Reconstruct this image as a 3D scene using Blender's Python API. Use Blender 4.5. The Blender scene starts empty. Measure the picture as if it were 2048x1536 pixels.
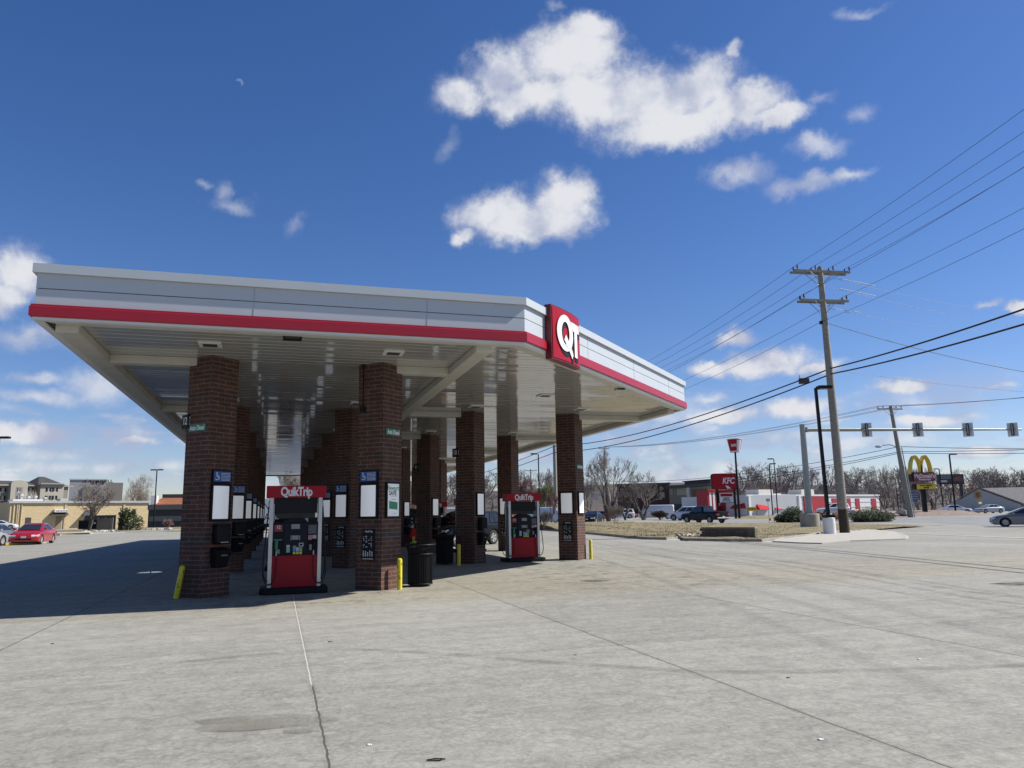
import bpy, math, random
import numpy as np
from mathutils import Vector, Matrix, Euler
rad = math.radians
SC = bpy.context.scene
COL = SC.collection
# ------------------------------------------------------------------ camera
F_PX, PITCH, ROLL, EYE = 1521.67, 9.6818, -0.9362, 1.55
def _cam():
    pt, ro = rad(PITCH), rad(ROLL)
    Fv = Vector((0, math.cos(pt), math.sin(pt))); R0 = Vector((1, 0, 0)); U0 = R0.cross(Fv)
    return Fv, R0*math.cos(ro)+U0*math.sin(ro), -R0*math.sin(ro)+U0*math.cos(ro)
FV, RV, UV = _cam()
cd = bpy.data.cameras.new('camera'); cam = bpy.data.objects.new('camera', cd); COL.objects.link(cam)
cd.sensor_width = 36; cd.lens = F_PX*36/2048; cd.clip_end = 6000; cd.clip_start = 0.05
cam.matrix_world = Matrix(((RV.x, UV.x, -FV.x, 0), (RV.y, UV.y, -FV.y, 0), (RV.z, UV.z, -FV.z, EYE), (0, 0, 0, 1)))
SC.camera = cam
def ray(px, py): return (FV + RV*((px-1024)/F_PX) - UV*((py-768)/F_PX))
def P(px, py, Y):                       # world point seen at a pixel of the photograph, Y metres ahead
    d = ray(px, py); t = Y/d.y; return Vector((d.x*t, Y, EYE+d.z*t))
def G(px, py, z=0.0):                   # world point seen at a pixel, at height z
    d = ray(px, py); t = (z-EYE)/d.z; return Vector((d.x*t, d.y*t, z))
def azel(px, py):
    d = ray(px, py).normalized(); return math.degrees(math.atan2(d.x, d.y)), math.degrees(math.asin(d.z))
# ------------------------------------------------------------------ sun, sky, exposure
SUNV = Vector((4.889, 0.75, 4.853)).normalized()
SEL = math.asin(SUNV.z); SAZ = math.atan2(SUNV.x, SUNV.y)
sl = bpy.data.lights.new('sun', 'SUN'); sl.energy = 5.0; sl.angle = rad(0.53); sl.color = (1, .945, .86)
so = bpy.data.objects.new('sun', sl); COL.objects.link(so); so.location = (30, 0, 40)
so.rotation_euler = (-SUNV).to_track_quat('-Z', 'Y').to_euler()
SC.view_settings.view_transform = 'Standard'; SC.view_settings.look = 'None'
SC.view_settings.exposure = 0.585; SC.view_settings.gamma = 1.0
W = bpy.data.worlds.new('World'); SC.world = W; W.use_nodes = True
def build_world():
    nt = W.node_tree; N = nt.nodes; L = nt.links; N.clear()
    def nd(t, **k):
        n = N.new(t)
        for a, b in k.items(): setattr(n, a, b)
        return n
    def val(sock, v):
        if hasattr(v, 'is_output') or hasattr(v, 'links'): L.new(v, sock)
        else: sock.default_value = v
    def M(op, a, b=0.0, c=0.0, clamp=False):
        n = nd('ShaderNodeMath', operation=op); n.use_clamp = clamp
        val(n.inputs[0], a); val(n.inputs[1], b)
        if op in ('MULTIPLY_ADD', 'SMOOTH_MIN', 'SMOOTH_MAX'): val(n.inputs[2], c)
        return n.outputs[0]
    def VM(op, a, b=None, s=None):
        n = nd('ShaderNodeVectorMath', operation=op); val(n.inputs[0], a)
        if b is not None: val(n.inputs[1], b)
        if s is not None: val(n.inputs['Scale'], s)
        return n
    def SS(x, lo, hi, a=0.0, b=1.0):
        n = nd('ShaderNodeMapRange', interpolation_type='SMOOTHSTEP'); val(n.inputs[0], x)
        for i, v in enumerate((lo, hi, a, b)): n.inputs[i+1].default_value = v
        return n.outputs[0]
    def noise(v, sc, det=6, rough=.55):
        n = nd('ShaderNodeTexNoise'); L.new(v, n.inputs['Vector']); n.inputs['Scale'].default_value = sc
        n.inputs['Detail'].default_value = det; n.inputs['Roughness'].default_value = rough; return n
    sky = nd('ShaderNodeTexSky', sky_type='NISHITA'); sky.sun_disc = False
    sky.sun_elevation = SEL; sky.sun_rotation = SAZ; sky.altitude = 200; sky.air_density = 1.0; sky.dust_density = 0.25; sky.ozone_density = 1.6
    hs = nd('ShaderNodeHueSaturation'); hs.inputs['Saturation'].default_value = 1.20; tn = VM('MULTIPLY', sky.outputs[0], (1.0, 1.0, 1.21)).outputs[0]; L.new(tn, hs.inputs['Color'])
    bg = nd('ShaderNodeBackground'); bg.inputs['Strength'].default_value = 0.063; L.new(hs.outputs[0], bg.inputs['Color'])
    tc = nd('ShaderNodeTexCoord'); D = VM('NORMALIZE', tc.outputs['Generated']).outputs[0]
    sp = nd('ShaderNodeSeparateXYZ'); L.new(D, sp.inputs[0])
    az = M('MULTIPLY', M('ARCTAN2', sp.outputs[0], sp.outputs[1]), 57.29578)
    el = M('MULTIPLY', M('ARCSINE', sp.outputs[2]), 57.29578)
    cb = nd('ShaderNodeCombineXYZ'); L.new(az, cb.inputs[0]); L.new(el, cb.inputs[1])
    w1 = noise(D, 8, 2); w2 = noise(D, 30, 5, .6)
    o1 = VM('SCALE', VM('SUBTRACT', w1.outputs['Color'], (.5, .5, .5)).outputs[0], s=2.4).outputs[0]
    o2 = VM('SCALE', VM('SUBTRACT', w2.outputs['Color'], (.5, .5, .5)).outputs[0], s=2.0).outputs[0]
    off = VM('MULTIPLY', VM('ADD', o1, o2).outputs[0], (1.0, 1.0, 0.0)).outputs[0]
    damp = SS(el, 2.0, 16.0, .32, 1.0)
    q = VM('ADD', cb.outputs[0], VM('SCALE', off, s=damp).outputs[0]).outputs[0]
    def chain(blobs):
        cur = None
        for b in blobs:
            cx, cy, rx, ry = b[:4]; rot = b[4] if len(b) > 4 else 0
            a0, e0 = azel(cx, cy)
            ra = abs(azel(cx+rx, cy)[0]-azel(cx-rx, cy)[0])/2; re = abs(azel(cx, cy+ry)[1]-azel(cx, cy-ry)[1])/2
            m = nd('ShaderNodeMapping', vector_type='TEXTURE'); L.new(q, m.inputs[0])
            m.inputs['Location'].default_value = (a0, e0, 0); m.inputs['Rotation'].default_value = (0, 0, -rad(rot))
            m.inputs['Scale'].default_value = (ra, re, 1)
            ln = VM('LENGTH', m.outputs[0]).outputs['Value']
            cur = ln if cur is None else M('SMOOTH_MIN', cur, ln, .25)
        return M('SUBTRACT', 1.0, cur)
    dense = [(925,190,62,55),(1010,150,90,72),(1140,115,115,80),(1185,62,62,38),(1060,205,110,50),(1190,195,140,70),(1290,195,150,75),
             (1400,170,105,65),(1350,250,170,50),(1470,215,115,48),(1560,232,70,28),(1500,195,60,35),(1472,112,22,24),
             (965,432,70,46),(1035,425,95,58),(1118,388,76,52),(1125,436,80,52),(1040,455,125,42),(928,470,30,20),
             (45,545,78,62),(5,590,80,55),
             (1470,680,55,19),(1420,742,50,20),(1545,725,110,32),(1480,735,60,26),(1630,735,60,18),(1815,775,92,20),
             (1590,820,95,24),(1440,835,95,22),(2030,615,45,15),(60,865,115,26),(265,878,62,15),(1860,842,110,16),(1960,905,75,14)]
    veil = [(893,300,24,44,28),(1725,212,46,22),(462,412,55,20),(440,385,22,24),(590,452,30,18,-30),(1120,12,24,9),(1720,20,60,16),(1640,200,40,16),(400,365,18,10)]
    faint = [(1480,345,68,30),(1560,372,40,24),(1625,360,85,22),(1700,345,70,18),(1628,288,60,24),
             (60,675,90,28),(195,770,75,42),(75,795,100,16),(120,905,150,22),
             (75,760,60,12),(150,935,220,20),(340,930,60,20),(1420,800,40,10),(1240,880,60,16),(1985,775,40,8),(1540,878,180,16),(1700,885,140,16),(1460,938,80,18),
             (1800,880,120,18),(1960,605,30,9),(1100,915,60,14)]
    Fd = chain(dense); Ff = chain(faint); Fv = chain(veil)
    n1 = M('ADD', M('MULTIPLY', noise(D, 17, 10, .64).outputs[0], .72), M('MULTIPLY', noise(D, 70, 6, .7).outputs[0], .28))
    nn = M('MULTIPLY', M('SUBTRACT', n1, .5), 1.45)
    aD = M('POWER', SS(M('ADD', Fd, nn), -.22, .62), 1.1); aF = SS(M('ADD', Ff, M('MULTIPLY', nn, 1.5)), -.30, .95, 0, .72); aV = SS(M('ADD', Fv, M('MULTIPLY', nn, 1.6)), -.20, 1.1, 0, .42)
    # low bank of distant cloud, all round the horizon
    st = VM('MULTIPLY', D, (1.0, 1.0, 3.2)).outputs[0]
    n3 = noise(st, 7.5, 7, .58).outputs[0]
    band = M('MULTIPLY', SS(el, 0.1, 1.2), SS(el, 4.5, 10.5, 1, 0)); aB = M('MULTIPLY', SS(n3, .47, .62, 0, .82), band)
    # fair-weather cumulus in the directions the photograph does not show
    out = SS(M('ABSOLUTE', M('ADD', az, 0.0)), 44, 60); n4 = noise(D, 4.0, 8, .55).outputs[0]
    aO = M('MULTIPLY', M('MULTIPLY', SS(n4, .56, .70), out), SS(el, 1, 8))
    al = M('MAXIMUM', M('MAXIMUM', M('MAXIMUM', aD, aV), aF), M('MAXIMUM', aB, aO), clamp=True)
    Dd = VM('ADD', D, (.030, .0, .034)).outputs[0]; n5 = noise(D, 13, 6, .55).outputs[0]; n6 = noise(Dd, 13, 6, .55).outputs[0]
    lit = M('ADD', M('MULTIPLY', M('SUBTRACT', n5, n6), 2.2), M('ADD', M('MULTIPLY', al, .42), M('MULTIPLY', M('MAXIMUM', Fd, 0.0), .12)))
    sh = SS(lit, -.10, .66)
    cm = nd('ShaderNodeMix', data_type='RGBA'); L.new(sh, cm.inputs['Factor'])
    cm.inputs['A'].default_value = (.44, .49, .66, 1); cm.inputs['B'].default_value = (.80, .815, .86, 1)
    cbg = nd('ShaderNodeBackground'); L.new(cm.outputs['Result'], cbg.inputs['Color']); cbg.inputs['Strength'].default_value = .64
    mx = nd('ShaderNodeMixShader'); L.new(al, mx.inputs[0]); L.new(bg.outputs[0], mx.inputs[1]); L.new(cbg.outputs[0], mx.inputs[2])
    # daytime crescent moon
    ma, me = azel(479, 165)
    def disc(a, e, r):
        x = M('DIVIDE', M('SUBTRACT', az, a), r/math.cos(rad(me))); y = M('DIVIDE', M('SUBTRACT', el, e), r)
        return M('ADD', M('MULTIPLY', x, x), M('MULTIPLY', y, y))
    mo = M('MULTIPLY', SS(disc(ma, me, .25), .85, 1.1, 1, 0), SS(disc(ma-.13, me-.16, .25), .75, 1.15))
    mbg = nd('ShaderNodeBackground'); mbg.inputs['Color'].default_value = (.22, .29, .44, 1); mbg.inputs['Strength'].default_value = 1
    mx2 = nd('ShaderNodeMixShader'); L.new(M('MULTIPLY', mo, .35), mx2.inputs[0]); L.new(mx.outputs[0], mx2.inputs[1]); L.new(mbg.outputs[0], mx2.inputs[2])
    o = nd('ShaderNodeOutputWorld'); L.new(mx2.outputs[0], o.inputs[0])
build_world()
W.cycles.sampling_method = 'MANUAL'; W.cycles.sample_map_resolution = 512
# ------------------------------------------------------------------ materials
MATS = {}
def mat(name, col, rough=.6, metal=0.0, var=0.12, vs=3.0, bump=0.0, bs=40.0, emit=0.0, coat=0.0, alpha=None, coords='Object', spec=.5):
    if name in MATS: return MATS[name]
    if emit == 0: col = tuple(c*.82 for c in col)
    m = bpy.data.materials.new(name); m.use_nodes = True; MATS[name] = m
    nt = m.node_tree; N = nt.nodes; L = nt.links; b = N['Principled BSDF']
    b.inputs['Roughness'].default_value = rough; b.inputs['Metallic'].default_value = metal
    b.inputs['Specular IOR Level'].default_value = spec
    c = (*col, 1)
    tc = N.new('ShaderNodeTexCoord')
    if var > 0:
        n = N.new('ShaderNodeTexNoise'); n.inputs['Scale'].default_value = vs; n.inputs['Detail'].default_value = 6; n.inputs['Roughness'].default_value = .65
        L.new(tc.outputs[coords], n.inputs['Vector'])
        mr = N.new('ShaderNodeMapRange'); L.new(n.outputs[0], mr.inputs[0])
        mr.inputs[1].default_value = .3; mr.inputs[2].default_value = .7; mr.inputs[3].default_value = 1-var; mr.inputs[4].default_value = 1+var
        vm = N.new('ShaderNodeVectorMath'); vm.operation = 'SCALE'; vm.inputs[0].default_value = col; L.new(mr.outputs[0], vm.inputs['Scale'])
        L.new(vm.outputs[0], b.inputs['Base Color'])
    else: b.inputs['Base Color'].default_value = c
    if bump > 0:
        n2 = N.new('ShaderNodeTexNoise'); n2.inputs['Scale'].default_value = bs; n2.inputs['Detail'].default_value = 5; L.new(tc.outputs[coords], n2.inputs['Vector'])
        bp = N.new('ShaderNodeBump'); bp.inputs['Strength'].default_value = bump; bp.inputs['Distance'].default_value = .02
        L.new(n2.outputs[0], bp.inputs['Height']); L.new(bp.outputs[0], b.inputs['Normal'])
    if emit > 0: b.inputs['Emission Color'].default_value = c; b.inputs['Emission Strength'].default_value = emit
    if coat > 0: b.inputs['Coat Weight'].default_value = coat; b.inputs['Coat Roughness'].default_value = .05
    return m
def brick_mat(name, c1, c2, mortar, bw, bh, ms=.008, band=None, bandcol=None, bump=.5, uv='UV'):
    m = bpy.data.materials.new(name); m.use_nodes = True; MATS[name] = m
    nt = m.node_tree; N = nt.nodes; L = nt.links; b = N['Principled BSDF']; b.inputs['Roughness'].default_value = .85
    tc = N.new('ShaderNodeTexCoord'); br = N.new('ShaderNodeTexBrick'); L.new(tc.outputs[uv], br.inputs['Vector'])
    br.inputs['Scale'].default_value = 1; br.inputs['Color1'].default_value = (*c1, 1); br.inputs['Color2'].default_value = (*c2, 1)
    br.inputs['Mortar'].default_value = (*mortar, 1); br.inputs['Mortar Size'].default_value = ms; br.inputs['Mortar Smooth'].default_value = .2
    br.inputs['Brick Width'].default_value = bw; br.inputs['Row Height'].default_value = bh
    n = N.new('ShaderNodeTexNoise'); n.inputs['Scale'].default_value = 5; n.inputs['Detail'].default_value = 8; L.new(tc.outputs['Object'], n.inputs['Vector'])
    mr = N.new('ShaderNodeMapRange'); L.new(n.outputs[0], mr.inputs[0]); mr.inputs[1].default_value = .3; mr.inputs[2].default_value = .7; mr.inputs[3].default_value = .78; mr.inputs[4].default_value = 1.25
    col = br.outputs['Color']
    if band:
        sp = N.new('ShaderNodeSeparateXYZ'); L.new(tc.outputs[uv], sp.inputs[0])
        a = N.new('ShaderNodeMath'); a.operation = 'COMPARE'; L.new(sp.outputs[1], a.inputs[0]); a.inputs[1].default_value = (band[0]+band[1])/2; a.inputs[2].default_value = (band[1]-band[0])/2
        inv = N.new('ShaderNodeMath'); inv.operation = 'SUBTRACT'; inv.inputs[0].default_value = 1; L.new(br.outputs['Fac'], inv.inputs[1])
        mm = N.new('ShaderNodeMath'); mm.operation = 'MULTIPLY'; L.new(a.outputs[0], mm.inputs[0]); L.new(inv.outputs[0], mm.inputs[1])
        mx = N.new('ShaderNodeMix'); mx.data_type = 'RGBA'; L.new(mm.outputs[0], mx.inputs['Factor']); L.new(col, mx.inputs['A']); mx.inputs['B'].default_value = (*bandcol, 1); col = mx.outputs['Result']
    vm = N.new('ShaderNodeVectorMath'); vm.operation = 'SCALE'; L.new(col, vm.inputs[0]); L.new(mr.outputs[0], vm.inputs['Scale']); L.new(vm.outputs[0], b.inputs['Base Color'])
    bp = N.new('ShaderNodeBump'); bp.inputs['Strength'].default_value = bump; bp.inputs['Distance'].default_value = .01; bp.invert = True
    L.new(br.outputs['Fac'], bp.inputs['Height']); L.new(bp.outputs[0], b.inputs['Normal'])
    return m
# ------------------------------------------------------------------ mesh builder
I4 = Matrix.Identity(4)
class MB:
    def __init__(s, M=None): s.v = []; s.f = []; s.uv = None; s.M = M or I4; s.mi = []; s.cur = 0
    def add(s, vs, fs, M=None):
        o = len(s.v); T = s.M @ M if M is not None else s.M
        s.v += [tuple(T @ Vector(p)) for p in vs]; s.f += [tuple(i+o for i in f) for f in fs]; s.mi += [s.cur]*len(fs); return s
    def box(s, c, d, rz=0.0, M=None):
        x, y, z = d[0]/2, d[1]/2, d[2]/2
        T = Matrix.Translation(c) @ Matrix.Rotation(rz, 4, 'Z')
        if M is not None: T = M @ T
        return s.add([(-x,-y,-z),(x,-y,-z),(x,y,-z),(-x,y,-z),(-x,-y,z),(x,-y,z),(x,y,z),(-x,y,z)],
                     [(0,3,2,1),(4,5,6,7),(0,1,5,4),(1,2,6,5),(2,3,7,6),(3,0,4,7)], T)
    def bb(s, x0, x1, y0, y1, z0, z1, M=None): return s.box(((x0+x1)/2, (y0+y1)/2, (z0+z1)/2), (x1-x0, y1-y0, z1-z0), M=M)
    def cyl(s, p0, p1, r0, r1=None, n=12, cap=True):
        r1 = r0 if r1 is None else r1; p0 = Vector(p0); p1 = Vector(p1); d = (p1-p0).normalized()
        a = d.orthogonal().normalized(); b = d.cross(a); vs = []
        for p, r in ((p0, r0), (p1, r1)):
            for i in range(n):
                t = 2*math.pi*i/n; vs.append(p + a*(r*math.cos(t)) + b*(r*math.sin(t)))
        fs = [(i, (i+1) % n, n+(i+1) % n, n+i) for i in range(n)]
        if cap: fs += [tuple(range(n-1, -1, -1)), tuple(range(n, 2*n))]
        return s.add(vs, fs)
    def tube(s, pts, r, n=6, cap=True):
        pts = [Vector(p) for p in pts]; k = len(pts); rs = r if isinstance(r, (list, tuple)) else [r]*k
        vs = []; a = None
        for i, p in enumerate(pts):
            d = (pts[min(i+1, k-1)]-pts[max(i-1, 0)]).normalized()
            if a is None: a = d.orthogonal().normalized()
            a = (a - d*a.dot(d)).normalized(); b = d.cross(a)
            for j in range(n):
                t = 2*math.pi*j/n; vs.append(p + a*(rs[i]*math.cos(t)) + b*(rs[i]*math.sin(t)))
        fs = [(i*n+j, i*n+(j+1) % n, (i+1)*n+(j+1) % n, (i+1)*n+j) for i in range(k-1) for j in range(n)]
        if cap: fs += [tuple(range(n-1, -1, -1)), tuple(range((k-1)*n, k*n))]
        return s.add(vs, fs)
    def prism(s, poly, h0, h1, M=None):          # polygon in local xy, extruded in z
        n = len(poly); vs = [(x, y, h0) for x, y in poly]+[(x, y, h1) for x, y in poly]
        return s.add(vs, [tuple(range(n-1, -1, -1)), tuple(range(n, 2*n))]+[(i, (i+1) % n, n+(i+1) % n, n+i) for i in range(n)], M)
    def lathe(s, prof, n=24, c=(0, 0, 0)):
        vs = [(c[0]+r*math.cos(2*math.pi*j/n), c[1]+r*math.sin(2*math.pi*j/n), c[2]+z) for r, z in prof for j in range(n)]; k = len(prof)
        fs = [(i*n+j, i*n+(j+1) % n, (i+1)*n+(j+1) % n, (i+1)*n+j) for i in range(k-1) for j in range(n)]
        return s.add(vs, fs)
    def ball(s, c, r, n=10, m=7, sz=1.0):
        prof = [(r*math.sin(math.pi*i/m)+1e-4, -r*sz*math.cos(math.pi*i/m)) for i in range(m+1)]
        return s.lathe(prof, n, c)
    def quad(s, a, b, c, d): return s.add([a, b, c, d], [(0, 1, 2, 3)])
    def prune(s):
        u = sorted({i for f in s.f for i in f})
        if len(u) < len(s.v): k = {a: b for b, a in enumerate(u)}; s.v = [s.v[i] for i in u]; s.f = [tuple(k[i] for i in f) for f in s.f]
    def build(s, name, m, parent=None, smooth=False, bevel=0.0, uv=None, loc=None, rz=None):
        if not uv: s.prune()
        me = bpy.data.meshes.new(name); me.from_pydata(s.v, [], s.f); me.update()
        ms = m if isinstance(m, (list, tuple)) else [m]
        for q in ms: me.materials.append(q)
        if len(ms) > 1: me.polygons.foreach_set('material_index', s.mi)
        if uv: 
            ul = me.uv_layers.new(name='UVMap'); co = [uv[me.loops[i].vertex_index] if not callable(uv) else None for i in range(len(me.loops))]
            for i, c in enumerate(co): ul.data[i].uv = c
        if smooth:
            me.polygons.foreach_set('use_smooth', [True]*len(me.polygons)); me.set_sharp_from_angle(angle=rad(38))
        o = bpy.data.objects.new(name, me); COL.objects.link(o)
        if parent is not None: o.parent = parent
        if loc is not None: o.location = loc
        if rz is not None: o.rotation_euler = (0, 0, rz)
        if bevel > 0:
            b = o.modifiers.new('bevel', 'BEVEL'); b.width = bevel; b.segments = 2; b.limit_method = 'ANGLE'; b.angle_limit = rad(50)
        return o
def thing(name, label, cat, loc=(0, 0, 0), rz=0.0, group=None, rot=None):
    o = bpy.data.objects.new(name, None); COL.objects.link(o); o.empty_display_size = .3
    o.location = loc; o.rotation_euler = rot if rot else (0, 0, rz); o['label'] = label; o['category'] = cat
    if group: o['group'] = group
    return o
def tag(o, label, cat, group=None, kind=None):
    o['label'] = label; o['category'] = cat
    if group: o['group'] = group
    if kind: o['kind'] = kind
    return o
def struct(o, kind='structure'): o['kind'] = kind; return o
def dup(root, loc, rz=None, label=None, group=None):
    r = root.copy(); COL.objects.link(r); r.location = loc
    if rz is not None: r.rotation_euler = (0, 0, rz)
    if label: r['label'] = label
    if group: r['group'] = group
    for ch in list(root.children):
        c = ch.copy(); COL.objects.link(c); c.parent = r
        for g in list(ch.children):
            d = g.copy(); COL.objects.link(d); d.parent = c
    return r
def text_mesh(name, s, size, m, parent, M, ext=.004, bold=0.0, xs=1.0, shear=0.0, align='CENTER', spacing=1.0):
    cu = bpy.data.curves.new('t', 'FONT'); cu.body = s; cu.size = size; cu.extrude = ext; cu.offset = bold; cu.shear = shear
    cu.align_x = align; cu.align_y = 'CENTER'; cu.space_character = spacing; cu.resolution_u = 3
    o = bpy.data.objects.new('t', cu); COL.objects.link(o); dg = bpy.context.evaluated_depsgraph_get(); dg.update()
    me = bpy.data.meshes.new_from_object(o.evaluated_get(dg)); bpy.data.objects.remove(o); bpy.data.curves.remove(cu)
    me.transform(M @ Matrix.Scale(xs, 4, (1, 0, 0))); me.materials.clear(); me.materials.append(m); me.name = name
    t = bpy.data.objects.new(name, me); COL.objects.link(t); t.parent = parent; return t
def face_M(o, nrm, up=(0, 0, 1)):               # local xy plane of writing, z towards the reader
    n = Vector(nrm).normalized(); x = Vector(up).cross(n).normalized(); u = n.cross(x)
    return Matrix(((x.x, u.x, n.x, o[0]), (x.y, u.y, n.y, o[1]), (x.z, u.z, n.z, o[2]), (0, 0, 0, 1)))
# ------------------------------------------------------------------ shared materials
m_fascia = mat('fascia_metal', (.55, .60, .63), .38, 0, .03, .6)
m_red = mat('red_paint', (.40, .008, .022), .35, 0, .05, 1.0, coat=.1)
m_redface = mat('red_acrylic', (.40, .008, .020), .35, 0, .05, 1.5, spec=.2)
m_darkred = mat('dark_red_metal', (.16, .005, .012), .4)
m_trim = mat('white_trim', (.78, .80, .80), .35, 0, .04)
m_beam = mat('cream_steel', (.62, .60, .53), .45, 0, .10, 2.5)
m_white = mat('white_paint', (.82, .82, .82), .4, 0, .05)
m_black = mat('black_plastic', (.007, .007, .008), .55, 0, .2, spec=.22)
m_blackm = mat('black_metal', (.009, .009, .010), .5, 0, .25, 6, spec=.25)
m_dark = mat('dark_grey', (.05, .05, .055), .6)
m_steel = mat('brushed_steel', (.55, .56, .57), .32, .85, .08, 6)
m_alu = mat('silver_paint', (.52, .53, .53), .4, .25, .08, 5)
m_yellow = mat('yellow_paint', (.80, .66, .015), .45, 0, .12, 9)
m_rust = mat('bare_steel_chips', (.05, .03, .02), .8)
m_panel = mat('glowing_white_panel', (.80, .82, .84), .35, 0, .02, emit=.16)  # emission added to lift the blank white panels out of the shade
m_blue = mat('blue_sign', (.02, .13, .42), .4, 0, .05)
m_green = mat('green_sign', (.02, .20, .10), .45, 0, .05)
m_greenp = mat('green_print', (.03, .30, .14), .5, 0, .1)
m_rubber = mat('rubber', (.013, .013, .014), .75, 0, .2, 20)
m_glass = mat('dark_glass', (.02, .025, .028), .06, 0, 0, spec=.9)
m_lcd = mat('grey_screen', (.28, .30, .30), .2, 0, .05)
m_wood = mat('weathered_pole_wood', (.29, .275, .235), .9, 0, .25, 7, .5, 30)
m_wooddark = mat('tarred_wood', (.045, .035, .022), .9, 0, .3, 6, .4, 30)
m_galv = mat('galvanised_steel', (.33, .37, .37), .42, .35, .1, 3)
m_conc = mat('precast_concrete', (.42, .39, .32), .9, 0, .12, 3, .4, 30)
m_ins = mat('insulator_glaze', (.07, .06, .055), .6, spec=.3)
m_wire = mat('cable', (.012, .012, .014), .7, 0, 0)
m_wirel = mat('aluminium_wire', (.05, .055, .065), .6, 0, 0)
# ------------------------------------------------------------------ concrete ground
TH = rad(17.1127); CO = Vector((-7.9169, 12.2265, 0)); FM = Matrix.Translation(CO) @ Matrix.Rotation(TH, 4, 'Z')
def cl(x, y, z=0.0): return FM @ Vector((x, y, z))
def gz(x, y):
    def ss(a, b, v): t = min(1, max(0, (v-a)/(b-a))); return t*t*(3-2*t)
    return .38*ss(80, 96, y)*ss(-4, 14, x)
def concrete_mat():
    m = bpy.data.materials.new('concrete_paving'); m.use_nodes = True; nt = m.node_tree; N = nt.nodes; L = nt.links; b = N['Principled BSDF']
    b.inputs['Roughness'].default_value = .82; b.inputs['Specular IOR Level'].default_value = .35
    def M(op, a, bb=0.0, c=0.0, clamp=False):
        n = N.new('ShaderNodeMath'); n.operation = op; n.use_clamp = clamp
        for i, v in enumerate((a, bb, c)):
            if i == 2 and op != 'COMPARE' and op != 'MULTIPLY_ADD': break
            if hasattr(v, 'links'): L.new(v, n.inputs[i])
            else: n.inputs[i].default_value = v
        return n.outputs[0]
    def MR(x, a, bb, c, d):
        n = N.new('ShaderNodeMapRange'); n.interpolation_type = 'SMOOTHSTEP'; L.new(x, n.inputs[0])
        for i, v in enumerate((a, bb, c, d)): n.inputs[i+1].default_value = v
        return n.outputs[0]
    tc = N.new('ShaderNodeTexCoord')
    mp = N.new('ShaderNodeMapping'); mp.vector_type = 'TEXTURE'; L.new(tc.outputs['Object'], mp.inputs[0])
    mp.inputs['Location'].default_value = CO; mp.inputs['Rotation'].default_value = (0, 0, TH)
    V = mp.outputs[0]; sp = N.new('ShaderNodeSeparateXYZ'); L.new(V, sp.inputs[0]); x, y = sp.outputs[0], sp.outputs[1]
    def noise(sc, det=6, ro=.6, v=V, dist=0):
        n = N.new('ShaderNodeTexNoise'); L.new(v, n.inputs['Vector']); n.inputs['Scale'].default_value = sc; n.inputs['Detail'].default_value = det
        n.inputs['Roughness'].default_value = ro; n.inputs['Distortion'].default_value = dist; return n.outputs[0]
    big = noise(.22, 5, .6); mid = noise(1.3, 8, .7); fine = noise(28, 4, .7); blot = noise(5.0, 10, .78, dist=.8)
    # streaks: long thin marks, rubber and scouring
    ms = N.new('ShaderNodeMapping'); L.new(V, ms.inputs[0]); ms.inputs['Rotation'].default_value = (0, 0, .12); ms.inputs['Scale'].default_value = (.35, 3.0, 1)
    strk = noise(1.0, 7, .65, ms.outputs[0], .6)
    t = M('ADD', MR(big, .35, .65, -.06, .06), MR(mid, .3, .7, -.08, .08))
    t = M('ADD', t, MR(blot, .38, .62, -.12, .12)); t = M('ADD', t, MR(fine, .3, .7, -.13, .13)); t = M('ADD', t, MR(strk, .35, .6, -.08, .05))
    # hairline crazing
    vo = N.new('ShaderNodeTexVoronoi'); vo.feature = 'DISTANCE_TO_EDGE'; vo.inputs['Scale'].default_value = 10.0
    wv = N.new('ShaderNodeTexNoise'); L.new(V, wv.inputs['Vector']); wv.inputs['Scale'].default_value = 2.2; wv.inputs['Detail'].default_value = 6
    va = N.new('ShaderNodeVectorMath'); va.operation = 'MULTIPLY_ADD'; L.new(wv.outputs['Color'], va.inputs[0]); va.inputs[1].default_value = (.35, .35, 0); L.new(V, va.inputs[2]); L.new(va.outputs[0], vo.inputs['Vector'])
    smooth_ = M('MULTIPLY', M('MULTIPLY', MR(y, -3.3, -3.1, 0, 1), MR(y, 1.0, 1.6, 1, 0)), MR(x, 7.9, 8.1, 1, 0)); craze = M('MULTIPLY', M('MULTIPLY', MR(vo.outputs['Distance'], 0, .20, 1, 0), MR(mid, .36, .56, .2, 1)), M('SUBTRACT', 1.0, M('MULTIPLY', smooth_, .9))); t = M('SUBTRACT', t, M('MULTIPLY', craze, .15)); t = M('SUBTRACT', t, M('MULTIPLY', smooth_, .05))
    # slabs: joints every 3.57 m across, 7.4 m along, each slab its own tone
    jx = M('FRACT', M('DIVIDE', M('SUBTRACT', x, .78), 3.56)); jy = M('FRACT', M('DIVIDE', M('ADD', y, 5.4), 7.44))
    fx = M('FLOOR', M('DIVIDE', M('SUBTRACT', x, .78), 3.56)); fy = M('FLOOR', M('DIVIDE', M('ADD', y, 5.4), 7.44))
    wn = N.new('ShaderNodeTexWhiteNoise'); wn.noise_dimensions = '2D'; cc = N.new('ShaderNodeCombineXYZ'); L.new(fx, cc.inputs[0]); L.new(fy, cc.inputs[1]); L.new(cc.outputs[0], wn.inputs['Vector'])
    t = M('ADD', t, M('MULTIPLY', M('SUBTRACT', wn.outputs['Value'], .5), .09))
    wob = M('MULTIPLY', M('SUBTRACT', noise(6, 3), .5), .012)
    ex = M('ABSOLUTE', M('ADD', M('SUBTRACT', jx, .5), wob)); ey = M('ABSOLUTE', M('ADD', M('SUBTRACT', jy, .5), M('MULTIPLY', wob, .5)))
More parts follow.
